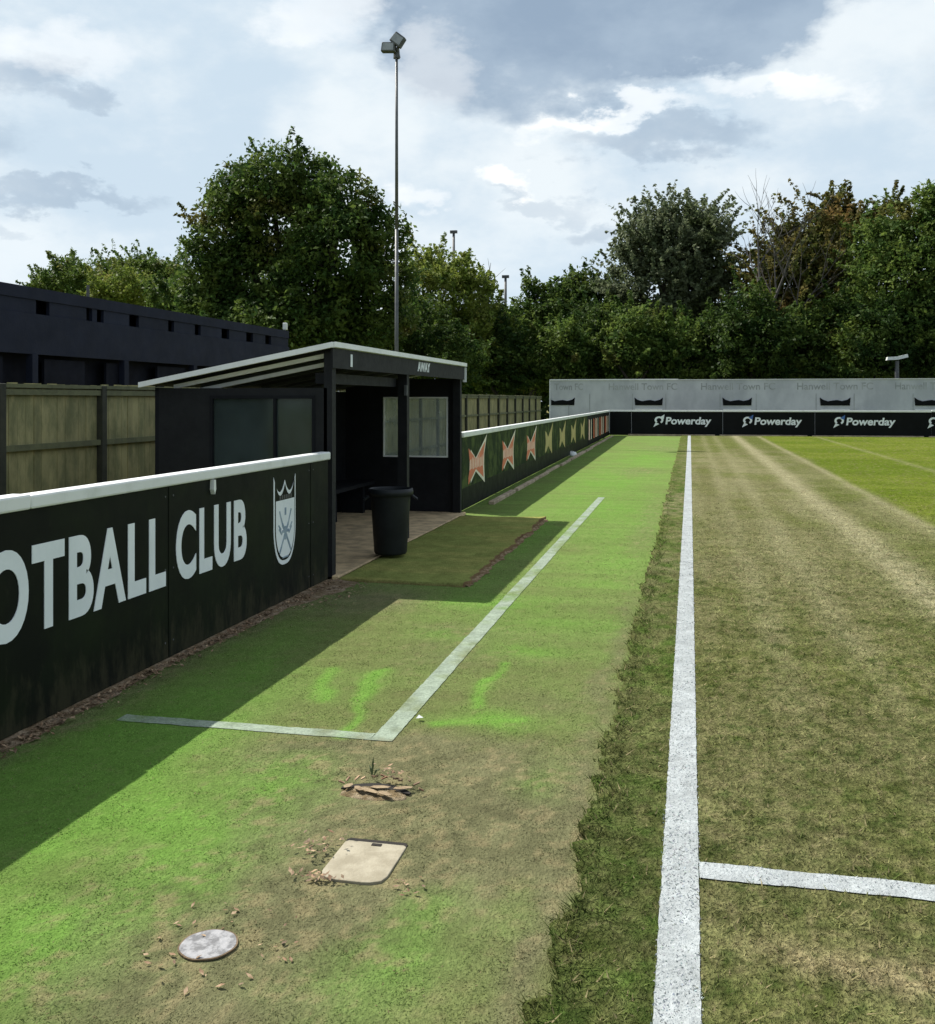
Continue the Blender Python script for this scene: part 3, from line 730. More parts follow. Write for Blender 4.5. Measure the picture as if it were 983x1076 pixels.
# top band: short boards leaving small slots
slots = [(38, 52), (91, 97), (102, 109), (136, 146), (177, 183), (205, 211), (233, 241), (259, 266), (279, 285)]
top = MB(); y0 = -6.0
for a, b in slots:
    ya, yb_ = y_on(a), y_on(b); top.box(SX - .06, SX, y0, ya - .004, 2.995, 3.21); y0 = yb_
top.box(SX - .06, SX, y0, SY1, 2.995, 3.21)
top.build('upper_boards', M['navy'], st)
MB().box(SX - .07, SX + .02, -6, SY1, 3.212, 3.40).build('parapet_board', M['navy'], st)
MB().box(SX - .05, SX + .03, -6, SY1, 2.36, 2.99).build('middle_boards', M['navy'], st)
y0 = -5.
i = 0
while y0 < SY1 - 1:
    MB().box(SX - .12, SX - .07, y0, y0 + .75 + .35 * (i % 2), 1.2, 2.30).build('lower_panel', M['navydark'], st); y0 += 1.75; i += 1
for yy in np.arange(-4.35, SY1, 2.6): MB().box(SX - .06, SX + .055, yy - .07, yy + .07, 0, 2.357).build('post', M['navy'], st)
slabv = [(SX - 3.5, -6, 3.0), (SX - .08, -6, 3.34), (SX - .08, SY1, 3.34), (SX - 3.5, SY1, 3.0)]
MB().add(slabv + [(v[0], v[1], v[2] + .05) for v in slabv], [(0, 3, 2, 1), (4, 5, 6, 7), (0, 1, 5, 4), (1, 2, 6, 5), (2, 3, 7, 6), (3, 0, 4, 7)]).build('roof', M['navydark'], st)
MB().box(SX - 3.5, SX - .36, SY1 - .08, SY1 - .02, 0, 2.98).build('end_wall', M['navydark'], st)
p = MB(); yp = y_on(98); p.tube((SX - .1, yp, 3.3), (SX - .1, yp, 3.62), .03, .025); p.build('vent_pipe', M['steeldark'], st)
yl = y_on(301); zl = 3.40
sl = MB().box(SX - .08, SX + .02, yl - .06, yl + .06, zl + .02, zl + .20)
lamp = empty('security_light', (SX, yl, zl)); tag(lamp, 'small white security light on the end of the navy stand', 'lamp')
sl.build('lamp_body', M['whitelitter'], lamp, .02); MB().box(SX - .05, SX - .02, yl - .02, yl + .02, zl - .02, zl + .03).build('bracket', M['steeldark'], lamp)

# ---------------------------------------------------------------- grey stand behind the far barrier
GY = 50.5
gs = empty('covered_stand', (4, GY, 0))
tag(gs, 'low pale grey clad stand with faded club lettering behind the far barrier', 'stand')
gx0, gx1 = x_at(578.5, GY), x_at(1075, GY)
MB().box(gx0, gx1, GY, GY + .08, 0, 2.62).build('front_wall', M['gray'], gs)
xj = x_at(713, GY)
MB().box(gx0 - .03, xj, GY - .04, GY + .12, 2.622, 2.68).build('top_trim', M['whitetrim'], gs)
MB().box(xj + .005, gx1, GY - .04, GY + .12, 2.622, 2.65).build('top_trim', M['whitetrim'], gs)
MB().box(gx0 - .04, gx0 - .002, GY - .03, GY + .10, 0, 2.62).build('corner_trim', M['whitetrim'], gs)
MB().box(gx0, gx1, GY + .081, GY + 3, 2.45, 2.50).build('roof', M['boardfar'], gs)
MB().box(gx0, gx0 + .06, GY + .081, GY + 3, 0, 2.44).build('side_wall', M['gray'], gs)
for a, b, s in ((583, 613, 'Town FC'), (640, 712, 'Hanwell Town FC'), (737, 815, 'Hanwell Town FC'), (838, 918, 'Hanwell Town FC'), (941, 1018, 'Hanwell Town FC')):
    x0, x1 = x_at(a, GY), x_at(b, GY)
    text_mb(s, on_far(x0, 2.13, GY - .002), x1 - x0, .34, .012, .004).build('lettering', M['graytext'], gs)
for px in (590, 682, 775, 878, 978):
    xc = x_at(px, GY); w = .66; ps = [(-w, 0), (w, 0), (w + .03, .38), (w - .12, .27), (w * .45, .21), (.08, .26), (-.1, .24), (-w * .5, .20), (-w + .12, .27), (-w - .03, .38)]
    if px == 590: ps = [(max(u, gx0 + .05 - xc), v) for u, v in ps]
    MB().prism(ps, on_far(xc, 1.38, GY - .002), 0, .03).build('opening_shade', M['boardfar'], gs)  # flat black sheet on the wall, painting the shade inside an opening
    if px != 590: MB().box(xc - w, xc + w, GY - .02, GY - .003, 1.16, 1.20).build('sill', M['whitetrim'], gs)
for px in (598, 620, 665, 700, 757, 795, 858, 898, 960): 
    xc = x_at(px, GY); MB().box(xc - .015, xc + .015, GY - .012, GY - .0005, 0, 1.95 if px != 598 else 1.33).build('seam', M['graytext'], gs)

# ---------------------------------------------------------------- floodlights and poles
def flood(px, ytop, Y, r, label, heads=True, seen=None):
    X = x_at(px, Y); zt = z_at(px, ytop, Y)
    e = empty('floodlight', (X, Y, 0)); tag(e, label, 'floodlight')
    m = MB(); m.tube((X, Y, -.1), (X, Y, zt * .55), r * 1.25, r, 12); m.tube((X, Y, zt * .55), (X, Y, zt), r, r * .75, 12)
    m.build('pole', M['steel'] if heads else M['steeldark'], e, 0, True)
    if heads:
        b = MB(); b.bar((X - .1, Y, zt + .02), (X + .1, Y, zt + .06), .16, .34); b.tube((X, Y, zt - .15), (X, Y, zt + .2), .13, .11, 10); b.tube((X + .05, Y - .15, zt + .10), (X + .2, Y - .15, zt + .4), .06, .06)
        b.build('bracket', M['steel'], e)
        for dx, dz, ang, w, h in ((-.24, .20, R(-4), .56, .36), (.13, .46, R(-38), .50, .42)):
            h_ = empty('lamp_head', (dx, -.25, zt + dz)); h_.parent = e
            mb = MB(); c, s = math.cos(ang), math.sin(ang)
            def put(u, v, d): return Vector((X + dx + u * c - v * s, Y - .25 - d, zt + dz + u * s + v * c))
            mb.prism([(-w / 2, -h / 2), (w / 2, -h / 2), (w / 2 * .9, h / 2), (-w / 2 * .9, h / 2)], put, -.16, .12)
            COL.objects.unlink(h_); bpy.data.objects.remove(h_)
            ho = mb.build('lamp_head', M['steel'], e, .03)
            MB().prism([(-w * .4, -h * .36), (w * .4, -h * .36), (w * .37, h * .36), (-w * .37, h * .36)], put, .122, .132).build('lamp_glass', M['lampglass'], ho)
    else:
        MB().box(X - .28, X + .28, Y - .12, Y + .12, zt, zt + .22).build('lamp_head', M['steeldark'], e)
    return e
flood(417, 57, 37, .066, 'tall steel floodlight pole with two tilted lamps beside the big dark tree')
flood(477, 245, 78, .13, 'thin dark pole rising from the yellow-green tree', False)
flood(531.5, 292, 80, .13, 'short dark pole beside the leaning sapling', False)
Y = 54; X = x_at(943, Y); zt = z_at(943, 378, Y)
e = empty('floodlight', (X, Y, 0)); tag(e, 'white winged lamp on a short post above the grey stand', 'floodlight')
MB().tube((X, Y, 0), (X, Y, zt - .05), .12, .10, 10).build('pole', M['steel'], e)
for sx, dz in ((-1, -.12), (1, .02)):
    MB().add([(X, Y - .25, zt), (X + sx * .5, Y - .22, zt + dz + .1), (X + sx * .5, Y + .22, zt + dz + .1), (X, Y + .25, zt), (X, Y - .25, zt + .16), (X + sx * .46, Y - .2, zt + dz + .26), (X + sx * .46, Y + .2, zt + dz + .26), (X, Y + .25, zt + .16)],
             [(0, 3, 2, 1), (4, 5, 6, 7), (0, 1, 5, 4), (1, 2, 6, 5), (2, 3, 7, 6), (3, 0, 4, 7)]).build('lamp_head', M['whitelitter'], e)

# ---------------------------------------------------------------- things in the verge
e = empty('inspection_cover', (-1.135, 3.42, 0)); tag(e, 'square tan inspection cover with clipped corners set in worn grass', 'cover')
a, b, ch = .118, .155, .045
oc = [(-a, -b + ch * 1.3), (-a + ch * .25, -b + ch * .5), (-a + ch, -b + .004), (-a + ch * 1.6, -b), (a - ch * 1.6, -b), (a - ch, -b + .004), (a - ch * .25, -b + ch * .5), (a, -b + ch * 1.3), (a, b - .012), (a - .012, b), (-a + .012, b), (-a, b - .012)]
MB().prism(oc, lambda u, v, d: Vector((-1.135 + u, 3.42 + v, d - .011 - .010 * (v + .155))), 0, .022).build('lid', M['lid'], e, .003)
MB().prism([(u * .99, v * .95 + .030) for u, v in oc], lambda u, v, d: Vector((-1.135 + u, 3.42 + v, d)), .002, .0065).build('lid_gap_shade', M['shaded_soil'], e)  # dark sheet painting the shade in the gap behind the lid
MB().box(-1.135 - .012, -1.135 + .025, 3.545, 3.563, .004, .0105).build('lifting_slot', M['shaded_soil'], e)
e = empty('drain_cap', (-1.42, 2.80, 0)); tag(e, 'round mottled grey drain cap in bare ground near the bottom edge', 'cover')
n = 48; mb = MB()
rr = [.082 * (1 + .025 * math.sin(2 * t) + .012 * math.sin(7 * t + 1)) for t in [2 * math.pi * k / n for k in range(n)]]
pol = [(rr[k] * math.cos(2 * math.pi * k / n), rr[k] * math.sin(2 * math.pi * k / n)) for k in range(n)]
MB().prism(pol, lambda u, v, d: Vector((-1.42 + u, 2.80 + v, d)), .0, .008).build('cap', M['drain'], e)
MB().prism([(u * 1.06, v * 1.06) for u, v in pol], lambda u, v, d: Vector((-1.42 + u, 2.80 + v, d)), .003, .0075).build('ring', M['soil'], e)
hx, hy = -1.29, 4.02
e = empty('broken_turf', (hx, hy, 0)); tag(e, 'torn patch of turf lifted over a dark slit with dry brown leaves', 'turf patch')
arc = [(-.15 + .30 * t, (.040 + .065 * math.sin(math.pi * t) ** .8)) for t in np.linspace(0, 1, 12)]
arc2 = [(-.15 + .30 * t, .02 + .02 * math.sin(math.pi * t)) for t in np.linspace(1, 0, 12)]
MB().prism(arc + arc2, lambda u, v, d: Vector((hx + u, hy + v, d)), .004, .010).build('slit', M['shaded_soil'], e)
gx, gy = np.meshgrid(np.linspace(-1, 1, 34), np.linspace(-1, 1, 18))
an = np.arctan2(gy, gx); k_ = 1 + .18 * (fbm(an * 2.2 + 9, an * 0, 151, 3) - .5); rr_ = np.maximum(np.abs(gx), np.abs(gy)) / np.maximum(np.hypot(gx, gy), 1e-6)
ux, uy = gx * rr_ * .15 * k_, gy * rr_ * .058 * k_ + .0
hz = .004 + (.014 * np.clip(1 - (gx * rr_) ** 2, 0, 1) * sm(-1., .9, gy * rr_)) + .014 * (fbm(ux * 60, uy * 60, 152) - .5)
hz = np.where(np.hypot(gx * rr_, gy * rr_) > .97, -.01, hz)
cf = lerp(np.broadcast_to(C(.20, .15, .085), gx.shape + (3,)), C(.36, .29, .19), sm(.4, .65, fbm(ux * 45, uy * 70, 153)))
o = grid_mesh('turf_flap', ux, uy, hz, cf, turf('torn_turf', fine=140, bump=.8)); o.parent = e
for k in range(6):
    fx_, fy_ = hx - .11 + .042 * k + random.gauss(0, .012), hy + random.gauss(.01, .025); rt = random.uniform(-1.4, 1.4); L_ = random.uniform(.025, .05); ca, sa = math.cos(rt), math.sin(rt)
    pg = [(-L_, -.006), (-L_ * .3, -.016), (L_ * .8, -.010), (L_, .004), (L_ * .2, .014), (-L_ * .7, .010)]
    MB().prism(pg, lambda u, v, d: Vector((fx_ + u * ca - v * sa, fy_ + u * sa + v * ca, .021 + d + .04 * u * math.sin(k * 2.3) + .03 * v)), 0, .002).build('turf_fragment', M['straw'], e)
rimm = MB()
for i in range(12):
    t = (i + .8 * random.random()) / 12; u = -.18 + .38 * t; v = .055 + .085 * math.sin(math.pi * min(1, t * 1.02)) ** .8 - (.03 if t > .9 else 0)
    rimm.bar((hx + u, hy + v, .015 + .02 * random.random()), (hx + u + .07 * (random.random() - .4), hy + v + .04 * (random.random() - .5), .012 + .02 * random.random()), .010, .005)
rimm.build('torn_rim', M['dryleaf'], e)
def leaf_scatter(name, pts, size, label, up=.5):
    n = len(pts); co = np.zeros((n, 4, 3))
    a = rng.random(n) * 6.28; s = size * (.5 + rng.random(n)); ti = (rng.random(n) - .5) * up * 2
    d = np.stack([np.cos(a), np.sin(a), ti], -1) * s[:, None]; p = np.stack([-np.sin(a), np.cos(a), (rng.random(n) - .5) * up], -1) * (s * .45)[:, None]
    c = np.array(pts)
    co[:, 0] = c - d; co[:, 1] = c + p * 1.1; co[:, 2] = c + d; co[:, 3] = c - p
    o = faces_mesh(name, co, 4, M['dryleaf']); tag(o, label, 'leaves', kind='stuff'); return o
P = []
for i in range(1500):
    yy = 3.0 + 5.7 * random.random(); P.append((BX + .03 + abs(random.gauss(0, .055)), yy, .008 + .02 * random.random()))
for i in range(160): P.append((BX + .1 + .35 * random.random(), 7.4 + 1.2 * random.random(), .01 + .012 * random.random()))
leaf_scatter('fallen_leaves', P, .015, 'dry brown leaf litter along the foot of the lettered barrier')
P = [(hx + .04 + random.gauss(0, .06), hy + .12 + random.gauss(0, .02), .025 + .05 * random.random()) for i in range(40)]
P += [(-1.31 + random.gauss(0, .035), 3.46 + random.gauss(0, .05), .02 + .03 * random.random()) for i in range(45)]
P += [(-1.24 + random.gauss(0, .05), 3.25 + random.gauss(0, .015), .012 + .02 * random.random()) for i in range(34)]
P = [p for p in P]
P += [(-1.42 + .19 * math.cos(t) * (1 + random.gauss(0, .45)), 2.8 + .17 * math.sin(t) * (1 + random.gauss(0, .45)), .010) for t in [random.uniform(0, 6.28) for _ in range(38)]]
P += [(-.93 + random.gauss(0, .03), 3.27 + random.gauss(0, .03), .012) for i in range(12)]
leaf_scatter('dry_leaves', P, .0105, 'scattered dry leaves around the tan cover, the drain cap and the torn turf')
P = [(BX + .02 + .09 * random.random(), 3 + 5.6 * random.random()) for _ in range(1)]
for px_, py_, lb in ((-1.36, 5.0, 'tiny white scrap of paper just right of the technical area corner'), (1.52, 6.25, 'tiny white scrap of paper on the pitch near the right edge')):
    mb = MB(); bz = .012 if px_ < 0 else PZ + .015
    mb.add([(px_ - .016, py_, bz), (px_ + .012, py_ - .012, bz + .008), (px_ + .02, py_ + .014, bz + .002), (px_ - .006, py_ + .02, bz + .014)], [(0, 1, 2), (0, 2, 3)])
    tag(mb.build('paper_scrap', M['whitelitter']), lb, 'litter')
# bare soil strip at the barrier foot
ysl = np.arange(2, 8.7, .04); sl = np.linspace(0, 1, 8); T, S = np.meshgrid(ysl, sl, indexing='ij')
xw = BX - .02 + S * (.10 + .09 * (fbm(T * 4, T * 0, 141) - .3) + .25 * sm(7.2, 8.4, T)); zz = .012 + .012 * fbm(xw * 20, T * 14, 142) - .022 * S ** 2
cs = lerp(np.broadcast_to(C(.16, .115, .07), xw.shape + (3,)), C(.26, .2, .14), sm(.45, .65, fbm(xw * 30, T * 22, 143)))
o = grid_mesh('soil_strip', xw, T, zz, cs, turf('bare_soil', fine=60)); tag(o, 'bare dry soil along the foot of the lettered barrier', 'soil', kind='stuff')
e = empty('weed_sprig', (hx - .06, hy + .17, 0)); tag(e, 'small green weed sprig standing behind the torn turf', 'plant')
mb = MB(); sx, sy = hx - .06, hy + .17
for an, ln, tl in ((1.4, .095, .12), (2.4, .055, .5), (.4, .045, .8)):
    tip = Vector((sx + math.cos(an) * ln * tl, sy + math.sin(an) * ln * tl, ln)); base = Vector((sx, sy, 0)); mid = (tip + base) / 2 + Vector((0, 0, .015)); sd = Vector((-.0055, 0, 0))
    mb.add([base, mid + sd, tip, mid - sd], [(0, 1, 2, 3)])
mb.build('leaves', M['sprig'], e)

# ---------------------------------------------------------------- trees
LF = dict(
    deep=leafmat('deep_green_leaf', (0.034, 0.067, 0.015), (0.090, 0.129, 0.028), (0.112, 0.107, 0.029)),
    mid=leafmat('mid_green_leaf', (0.053, 0.096, 0.021), (0.125, 0.172, 0.036), (0.129, 0.125, 0.036)),
    yellow=leafmat('yellow_green_leaf', (0.112, 0.159, 0.029), (0.172, 0.202, 0.041), (0.163, 0.155, 0.043)),
    grey=leafmat('grey_green_leaf', (0.090, 0.116, 0.060), (0.146, 0.168, 0.095), (0.082, 0.107, 0.039)),
    brown=leafmat('brownish_leaf', (0.073, 0.090, 0.022), (0.129, 0.107, 0.031), (0.155, 0.099, 0.034)),
    dark=leafmat('dark_understory_leaf', (0.024, 0.050, 0.012), (0.065, 0.101, 0.021), (0.112, 0.155, 0.029)),
)
def limbs(mb, base, tips, r, seed):
    rd = random.Random(seed)
    for t in tips:
        p = Vector(base); t = Vector(t); q = p.lerp(t, .5) + Vector((rd.uniform(-.5, .5), rd.uniform(-.5, .5), rd.uniform(.1, .6)))
        mb.tube(p, q, r * .55, r * .36, 7, False); mb.tube(q, t, r * .36, r * .1, 6, False)
        for k in range(3):
            w = q.lerp(t, .25 + .3 * k); e_ = w + Vector((rd.uniform(-1.2, 1.2), rd.uniform(-1.2, 1.2), rd.uniform(.2, 1.2)))
            mb.tube(w, e_, r * .16, r * .04, 5, False)
def plant(name, label, cat, px, Y, B, nleaf, size, lm, dens=60, clump=.5, trunk_r=.22, depth=.9, group=None, seed=0, shell=.5, wisp=.22, wdir=None, wlen=1.):
    """B: crown lobes (bearing px, height py, half-width px, half-height px) as seen from the pitch; each becomes a real ellipsoid of leaf clumps"""
    nleaf = int(nleaf * 2.9); size *= .54
    rg = np.random.default_rng(100 + seed); rd = random.Random(seed)
    X0 = x_at(px, Y); e = empty(name, (X0, Y, 0)); tag(e, label, cat, group)
    cs, rs = [], []
    for i, (bx, by, rx, ry) in enumerate(B):
        s = depth_at(bx, Y) / F; dy = rd.uniform(-.6, .6) * rx * s * depth
        Yb = Y + dy; cs.append((x_at(bx, Yb), Yb, z_at(bx, by, Yb))); rs.append((rx * s, max(rx * s * depth, .4), ry * s))
    cs, rs = np.array(cs), np.array(rs)
    area = (rs[:, 0] * rs[:, 2] + rs[:, 0] * rs[:, 1]) ; pr = area / area.sum()
    nc = max(20, int(dens * area.sum() / 3))
    bi = rg.choice(len(cs), nc, p=pr)
    d = rg.normal(size=(nc, 3)); d /= np.linalg.norm(d, axis=1)[:, None]
    rad = shell + (1.04 - shell) * rg.random(nc) ** .6
    cc = cs[bi] + d * rs[bi] * rad[:, None]
    # loose sprays that break the outline: short chains of clumps growing outward and up
    if wisp:
        ex, ei = [], []
        for k in range(int(nc * wisp)):
            j = rg.integers(nc); o_ = d[j] * np.array([1, 1, .6]) + np.array([0, 0, .75 if wdir is None else wdir]) + rg.normal(size=3) * .35; o_ /= np.linalg.norm(o_)
            L_ = clump * rg.uniform(1.2, 3.2) * wlen
            st = cs[bi[j]] + d[j] * rs[bi[j]] * .97
            for q in np.linspace(.1, 1, 9): ex.append(st + o_ * L_ * q); ei.append(j)
        cc = np.concatenate([cc, np.array(ex)]); d = np.concatenate([d, d[ei]])
        csz_x = clump * np.tile(np.linspace(.5, .16, 9), int(nc * wisp)); 
    cl = rg.choice(len(cc), nleaf, p=None if not wisp else np.concatenate([np.full(nc, 1.), np.full(len(cc) - nc, .17)]) / (nc + .17 * (len(cc) - nc)))
    csz = clump * (.5 + .8 * rg.random(nc))
    if wisp: csz = np.concatenate([csz, csz_x])
    p = cc[cl] + np.clip(rg.normal(size=(nleaf, 3)), -1.5, 1.5) * (csz[cl] * .55)[:, None] * np.array([1, 1, .75])
    p[:, 2] = np.maximum(p[:, 2], .15)
    n = rg.normal(size=(nleaf, 3)) + np.array([0, 0, .7]) + .5 * d[cl]; n /= np.linalg.norm(n, axis=1)[:, None]
    a = np.cross(n, rg.normal(size=(nleaf, 3))); a /= np.linalg.norm(a, axis=1)[:, None] + 1e-9
    b = np.cross(n, a); s = size * (.55 + .9 * rg.random(nleaf))
    co = np.zeros((nleaf, 4, 3)); A = a * s[:, None]; Bv = b * (s * .55)[:, None]
    fold = n * (s * .18)[:, None]
    co[:, 0] = p - A; co[:, 1] = p + Bv + fold; co[:, 2] = p + A; co[:, 3] = p - Bv + fold
    co -= np.array([X0, Y, 0])
    faces_mesh('crown', co, 4, LF[lm], None, e)
    th = max(.4, float(cs[:, 2].min() - rs[:, 2].max() * .2)); zc = float(np.average(cs[:, 2]))
    mb = MB(); fork = Vector((X0, Y, max(.5, min(th, zc * .5))))
    mb.tube((X0, Y, -.1), fork, trunk_r * 1.3, trunk_r, 10, False)
    limbs(mb, fork, cs[:14], trunk_r * 1.2, seed)
    mb.build('trunk', M['bark'], e, 0, True)
    return e
plant('broadleaf_tree', 'big dense dark green tree with rounded crown beside the tall floodlight', 'tree', 312, 42,
      [(285, 190, 34, 34), (255, 210, 34, 34), (322, 198, 32, 34), (362, 218, 34, 34), (395, 240, 22, 38), (408, 280, 24, 50), (240, 245, 38, 44), (300, 240, 52, 52), (355, 262, 50, 54), (222, 290, 30, 44), (270, 300, 56, 50), (330, 318, 60, 48), (392, 325, 40, 44), (225, 330, 36, 32), (290, 350, 80, 30)],
      30000, .20, 'deep', 85, .62, .38, .95, seed=1, shell=.62, wisp=.10, wlen=.55)
plant('broadleaf_tree', 'pale green tree at far left above the navy stand', 'tree', 75, 75, [(72, 293, 24, 20), (52, 304, 20, 14), (92, 300, 20, 20)], 5200, .24, 'mid', 60, .6, .2, seed=2)
plant('broadleaf_tree', 'bushy green tree between the far left tree and the big dark tree', 'tree', 150, 72, [(128, 288, 22, 16), (158, 288, 26, 16), (182, 298, 18, 24), (150, 306, 36, 18)], 6800, .24, 'mid', 60, .6, .2, seed=3)
plant('broadleaf_bush', 'yellow-green bush top just above the navy stand', 'bush', 136, 55, [(138, 303, 34, 20), (120, 312, 24, 16)], 4200, .17, 'yellow', 70, .5, .15, seed=4)
plant('broadleaf_bush', 'dark bush under the left flank of the big tree', 'bush', 190, 50, [(185, 318, 26, 26), (205, 335, 30, 26)], 4500, .18, 'deep', 70, .5, .15, seed=5)
plant('broadleaf_tree', 'sparse yellow-green tree right of the tall floodlight', 'tree', 465, 56,
      [(452, 268, 18, 16), (478, 288, 22, 18), (442, 290, 18, 26), (500, 300, 18, 16), (462, 312, 36, 28), (498, 335, 26, 28), (450, 350, 30, 36), (485, 370, 36, 36)], 8500, .21, 'yellow', 30, .6, .2, seed=6, wisp=.4)
plant('broadleaf_bush', 'dark bush filling the gap behind the dugout roof', 'bush', 440, 50, [(435, 350, 34, 40), (470, 375, 36, 34), (410, 365, 40, 34), (360, 345, 50, 25)], 8000, .19, 'dark', 70, .55, .2, seed=7)
plant('sapling', 'thin leaning sapling with sparse leaves beside the short dark pole', 'tree', 508, 58, [(516, 276, 3, 14), (513, 298, 6, 14), (509, 322, 11, 18), (505, 350, 16, 20)], 1300, .17, 'mid', 60, .35, .1, seed=8, shell=.2)
plant('broadleaf_tree', 'dark tree with a pointed top beyond the timber fence end', 'tree', 560, 66, [(563, 312, 15, 18), (550, 340, 26, 28), (578, 345, 26, 28), (560, 375, 40, 34)], 7000, .24, 'deep', 60, .6, .2, seed=9)
plant('broadleaf_tree', 'twin topped dark green tree left of the grey willow', 'tree', 612, 68, [(605, 303, 20, 20), (630, 318, 20, 22), (588, 330, 20, 24), (612, 350, 42, 34)], 8000, .24, 'deep', 60, .6, .22, seed=10)
plant('willow_tree', 'tall grey-green willow with wispy top beside the bare dead tree', 'tree', 705, 66,
      [(730, 222, 14, 14), (693, 240, 26, 20), (722, 246, 28, 24), (748, 244, 18, 18), (672, 255, 24, 26), (705, 262, 40, 32), (742, 272, 30, 34), (660, 292, 22, 26), (700, 305, 50, 36), (750, 320, 40, 36)], 17000, .24, 'grey', 44, .55, .3, seed=11, wisp=.6, wlen=1.35)
plant('broadleaf_tree', 'brownish green tree right behind the bare dead tree', 'tree', 845, 64,
      [(805, 285, 26, 28), (825, 262, 20, 22), (842, 250, 18, 18), (862, 240, 18, 18), (830, 300, 38, 40), (868, 285, 34, 36), (850, 340, 50, 36)], 12000, .24, 'brown', 46, .6, .26, seed=12, wisp=.4, wlen=1.4)
plant('broadleaf_tree', 'thin brown topped tree with a tuft standing above its neighbours', 'tree', 890, 67,
      [(881, 208, 11, 10), (888, 222, 9, 9), (872, 222, 8, 8), (884, 240, 16, 18), (905, 232, 24, 20), (930, 235, 24, 22), (900, 268, 36, 34)], 7500, .23, 'brown', 34, .5, .24, seed=13, wisp=.5, wlen=1.3)
plant('broadleaf_tree', 'large green tree at the right edge of the far tree belt', 'tree', 960, 60,
      [(988, 228, 20, 30), (974, 206, 8, 14), (955, 252, 28, 26), (925, 262, 30, 30), (990, 262, 36, 44), (945, 300, 48, 42), (1000, 320, 44, 48), (915, 320, 36, 38), (960, 350, 60, 34)], 17000, .22, 'mid', 55, .6, .3, seed=14)
lab = ['dark bush behind the end of the timber fence', 'bright yellow-green bush at the left end of the grey stand', 'dark shrub under the twin topped tree', 'green bush below the left flank of the willow', 'pale shrub below the willow trunk',
       'dark green bush below the bare dead tree', 'low dark bush right of the bare dead tree', 'mid green bush beneath the brownish tree', 'dark bush left of the white winged lamp', 'dense bush behind the white winged lamp', 'dark bush at the right edge above the grey stand']
pos = [(522, 372, 38, 44, 'dark'), (592, 372, 30, 34, 'mid'), (632, 365, 34, 44, 'dark'), (668, 362, 32, 40, 'mid'), (708, 372, 34, 36, 'mid'), (748, 368, 34, 40, 'dark'), (790, 352, 36, 52, 'dark'), (832, 370, 36, 40, 'mid'), (875, 360, 36, 46, 'dark'), (918, 366, 38, 44, 'dark'), (965, 362, 44, 50, 'dark')]
for i, ((a, b, rx, ry, lm), l) in enumerate(zip(pos, lab)):
    plant('broadleaf_bush', l, 'bush', a, 57 + (i % 3) * 1.3, [(a, b, rx * .8, ry), (a - rx * .5, b + 14, rx * .6, ry * .7), (a + rx * .5, b + 10, rx * .6, ry * .75)], 5200, .20, lm, 60, .55, .14, 1.0, 'bushes along the back of the grey stand', 20 + i)
# bare dead tree
Yd = 59; Xd = x_at(783, Yd); e = empty('dead_tree', (Xd, Yd, 0)); tag(e, 'bare dead tree with forked grey branches between the willow and the brownish tree', 'tree')
mb = MB(); rd = random.Random(5)
def grow(p, d, L, r, lev):
    q = p
    for k in range(3):
        d2 = (d + Vector((rd.uniform(-.16, .16), rd.uniform(-.16, .16), rd.uniform(-.02, .12)))).normalized(); n_ = q + d2 * L / 3
        mb.tube(q, n_, r * (1 - .2 * k), r * (1 - .2 * (k + 1)), 6 if lev < 2 else 4, False); q = n_; d = d2
        if lev < 4 and (k > 0 or lev > 1):
            a = rd.uniform(0, 6.28); s = Vector((math.cos(a), math.sin(a) * .7, 0)); grow(q, (d * .8 + s * .62).normalized(), L * rd.uniform(.55, .75), r * .5, lev + 1)
    if lev < 4: grow(q, d, L * .7, r * .5, lev + 1)
grow(Vector((Xd, Yd, 0)), Vector((.02, 0, 1)), z_at(783, 205, Yd) / 2.35, .26, 0)
mb.build('branches', M['deadwood'], e)
# far wood behind everything: reads as one dark mass
def wood(name, label, p0, p1, Y, ytop, n, lm, seed):
    rg = np.random.default_rng(seed); u = rg.random(n); px = p0 + (p1 - p0) * u
    Yv = Y + rg.random(n) * 8; X = np.array([x_at(a, b) for a, b in zip(px, Yv)])
    top = z_at((p0 + p1) / 2, ytop, Y) * (.75 + .45 * fbm(px / 28, px * 0, seed, 3))
    p = np.stack([X, Yv, rg.random(n) ** .7 * top], -1) + rg.normal(size=(n, 3)) * .2
    nn = rg.normal(size=(n, 3)); nn /= np.linalg.norm(nn, axis=1)[:, None]; a = np.cross(nn, rg.normal(size=(n, 3))); a /= np.linalg.norm(a, axis=1)[:, None]; b = np.cross(nn, a)
    s = .34 * (.6 + .8 * rg.random(n)); co = np.zeros((n, 4, 3)); A = a * s[:, None]; B_ = b * (s * .6)[:, None]
    co[:, 0] = p - A; co[:, 1] = p + B_; co[:, 2] = p + A; co[:, 3] = p - B_
    o = faces_mesh(name, co, 4, LF[lm]); tag(o, label, 'trees', kind='stuff')
wood('woodland', 'dark woodland undergrowth behind the far tree belt', 330, 1060, 74, 318, 36000, 'dark', 7)
wood('woodland', 'dark hedge mass seen behind the navy stand', 60, 330, 64, 326, 12000, 'dark', 8)

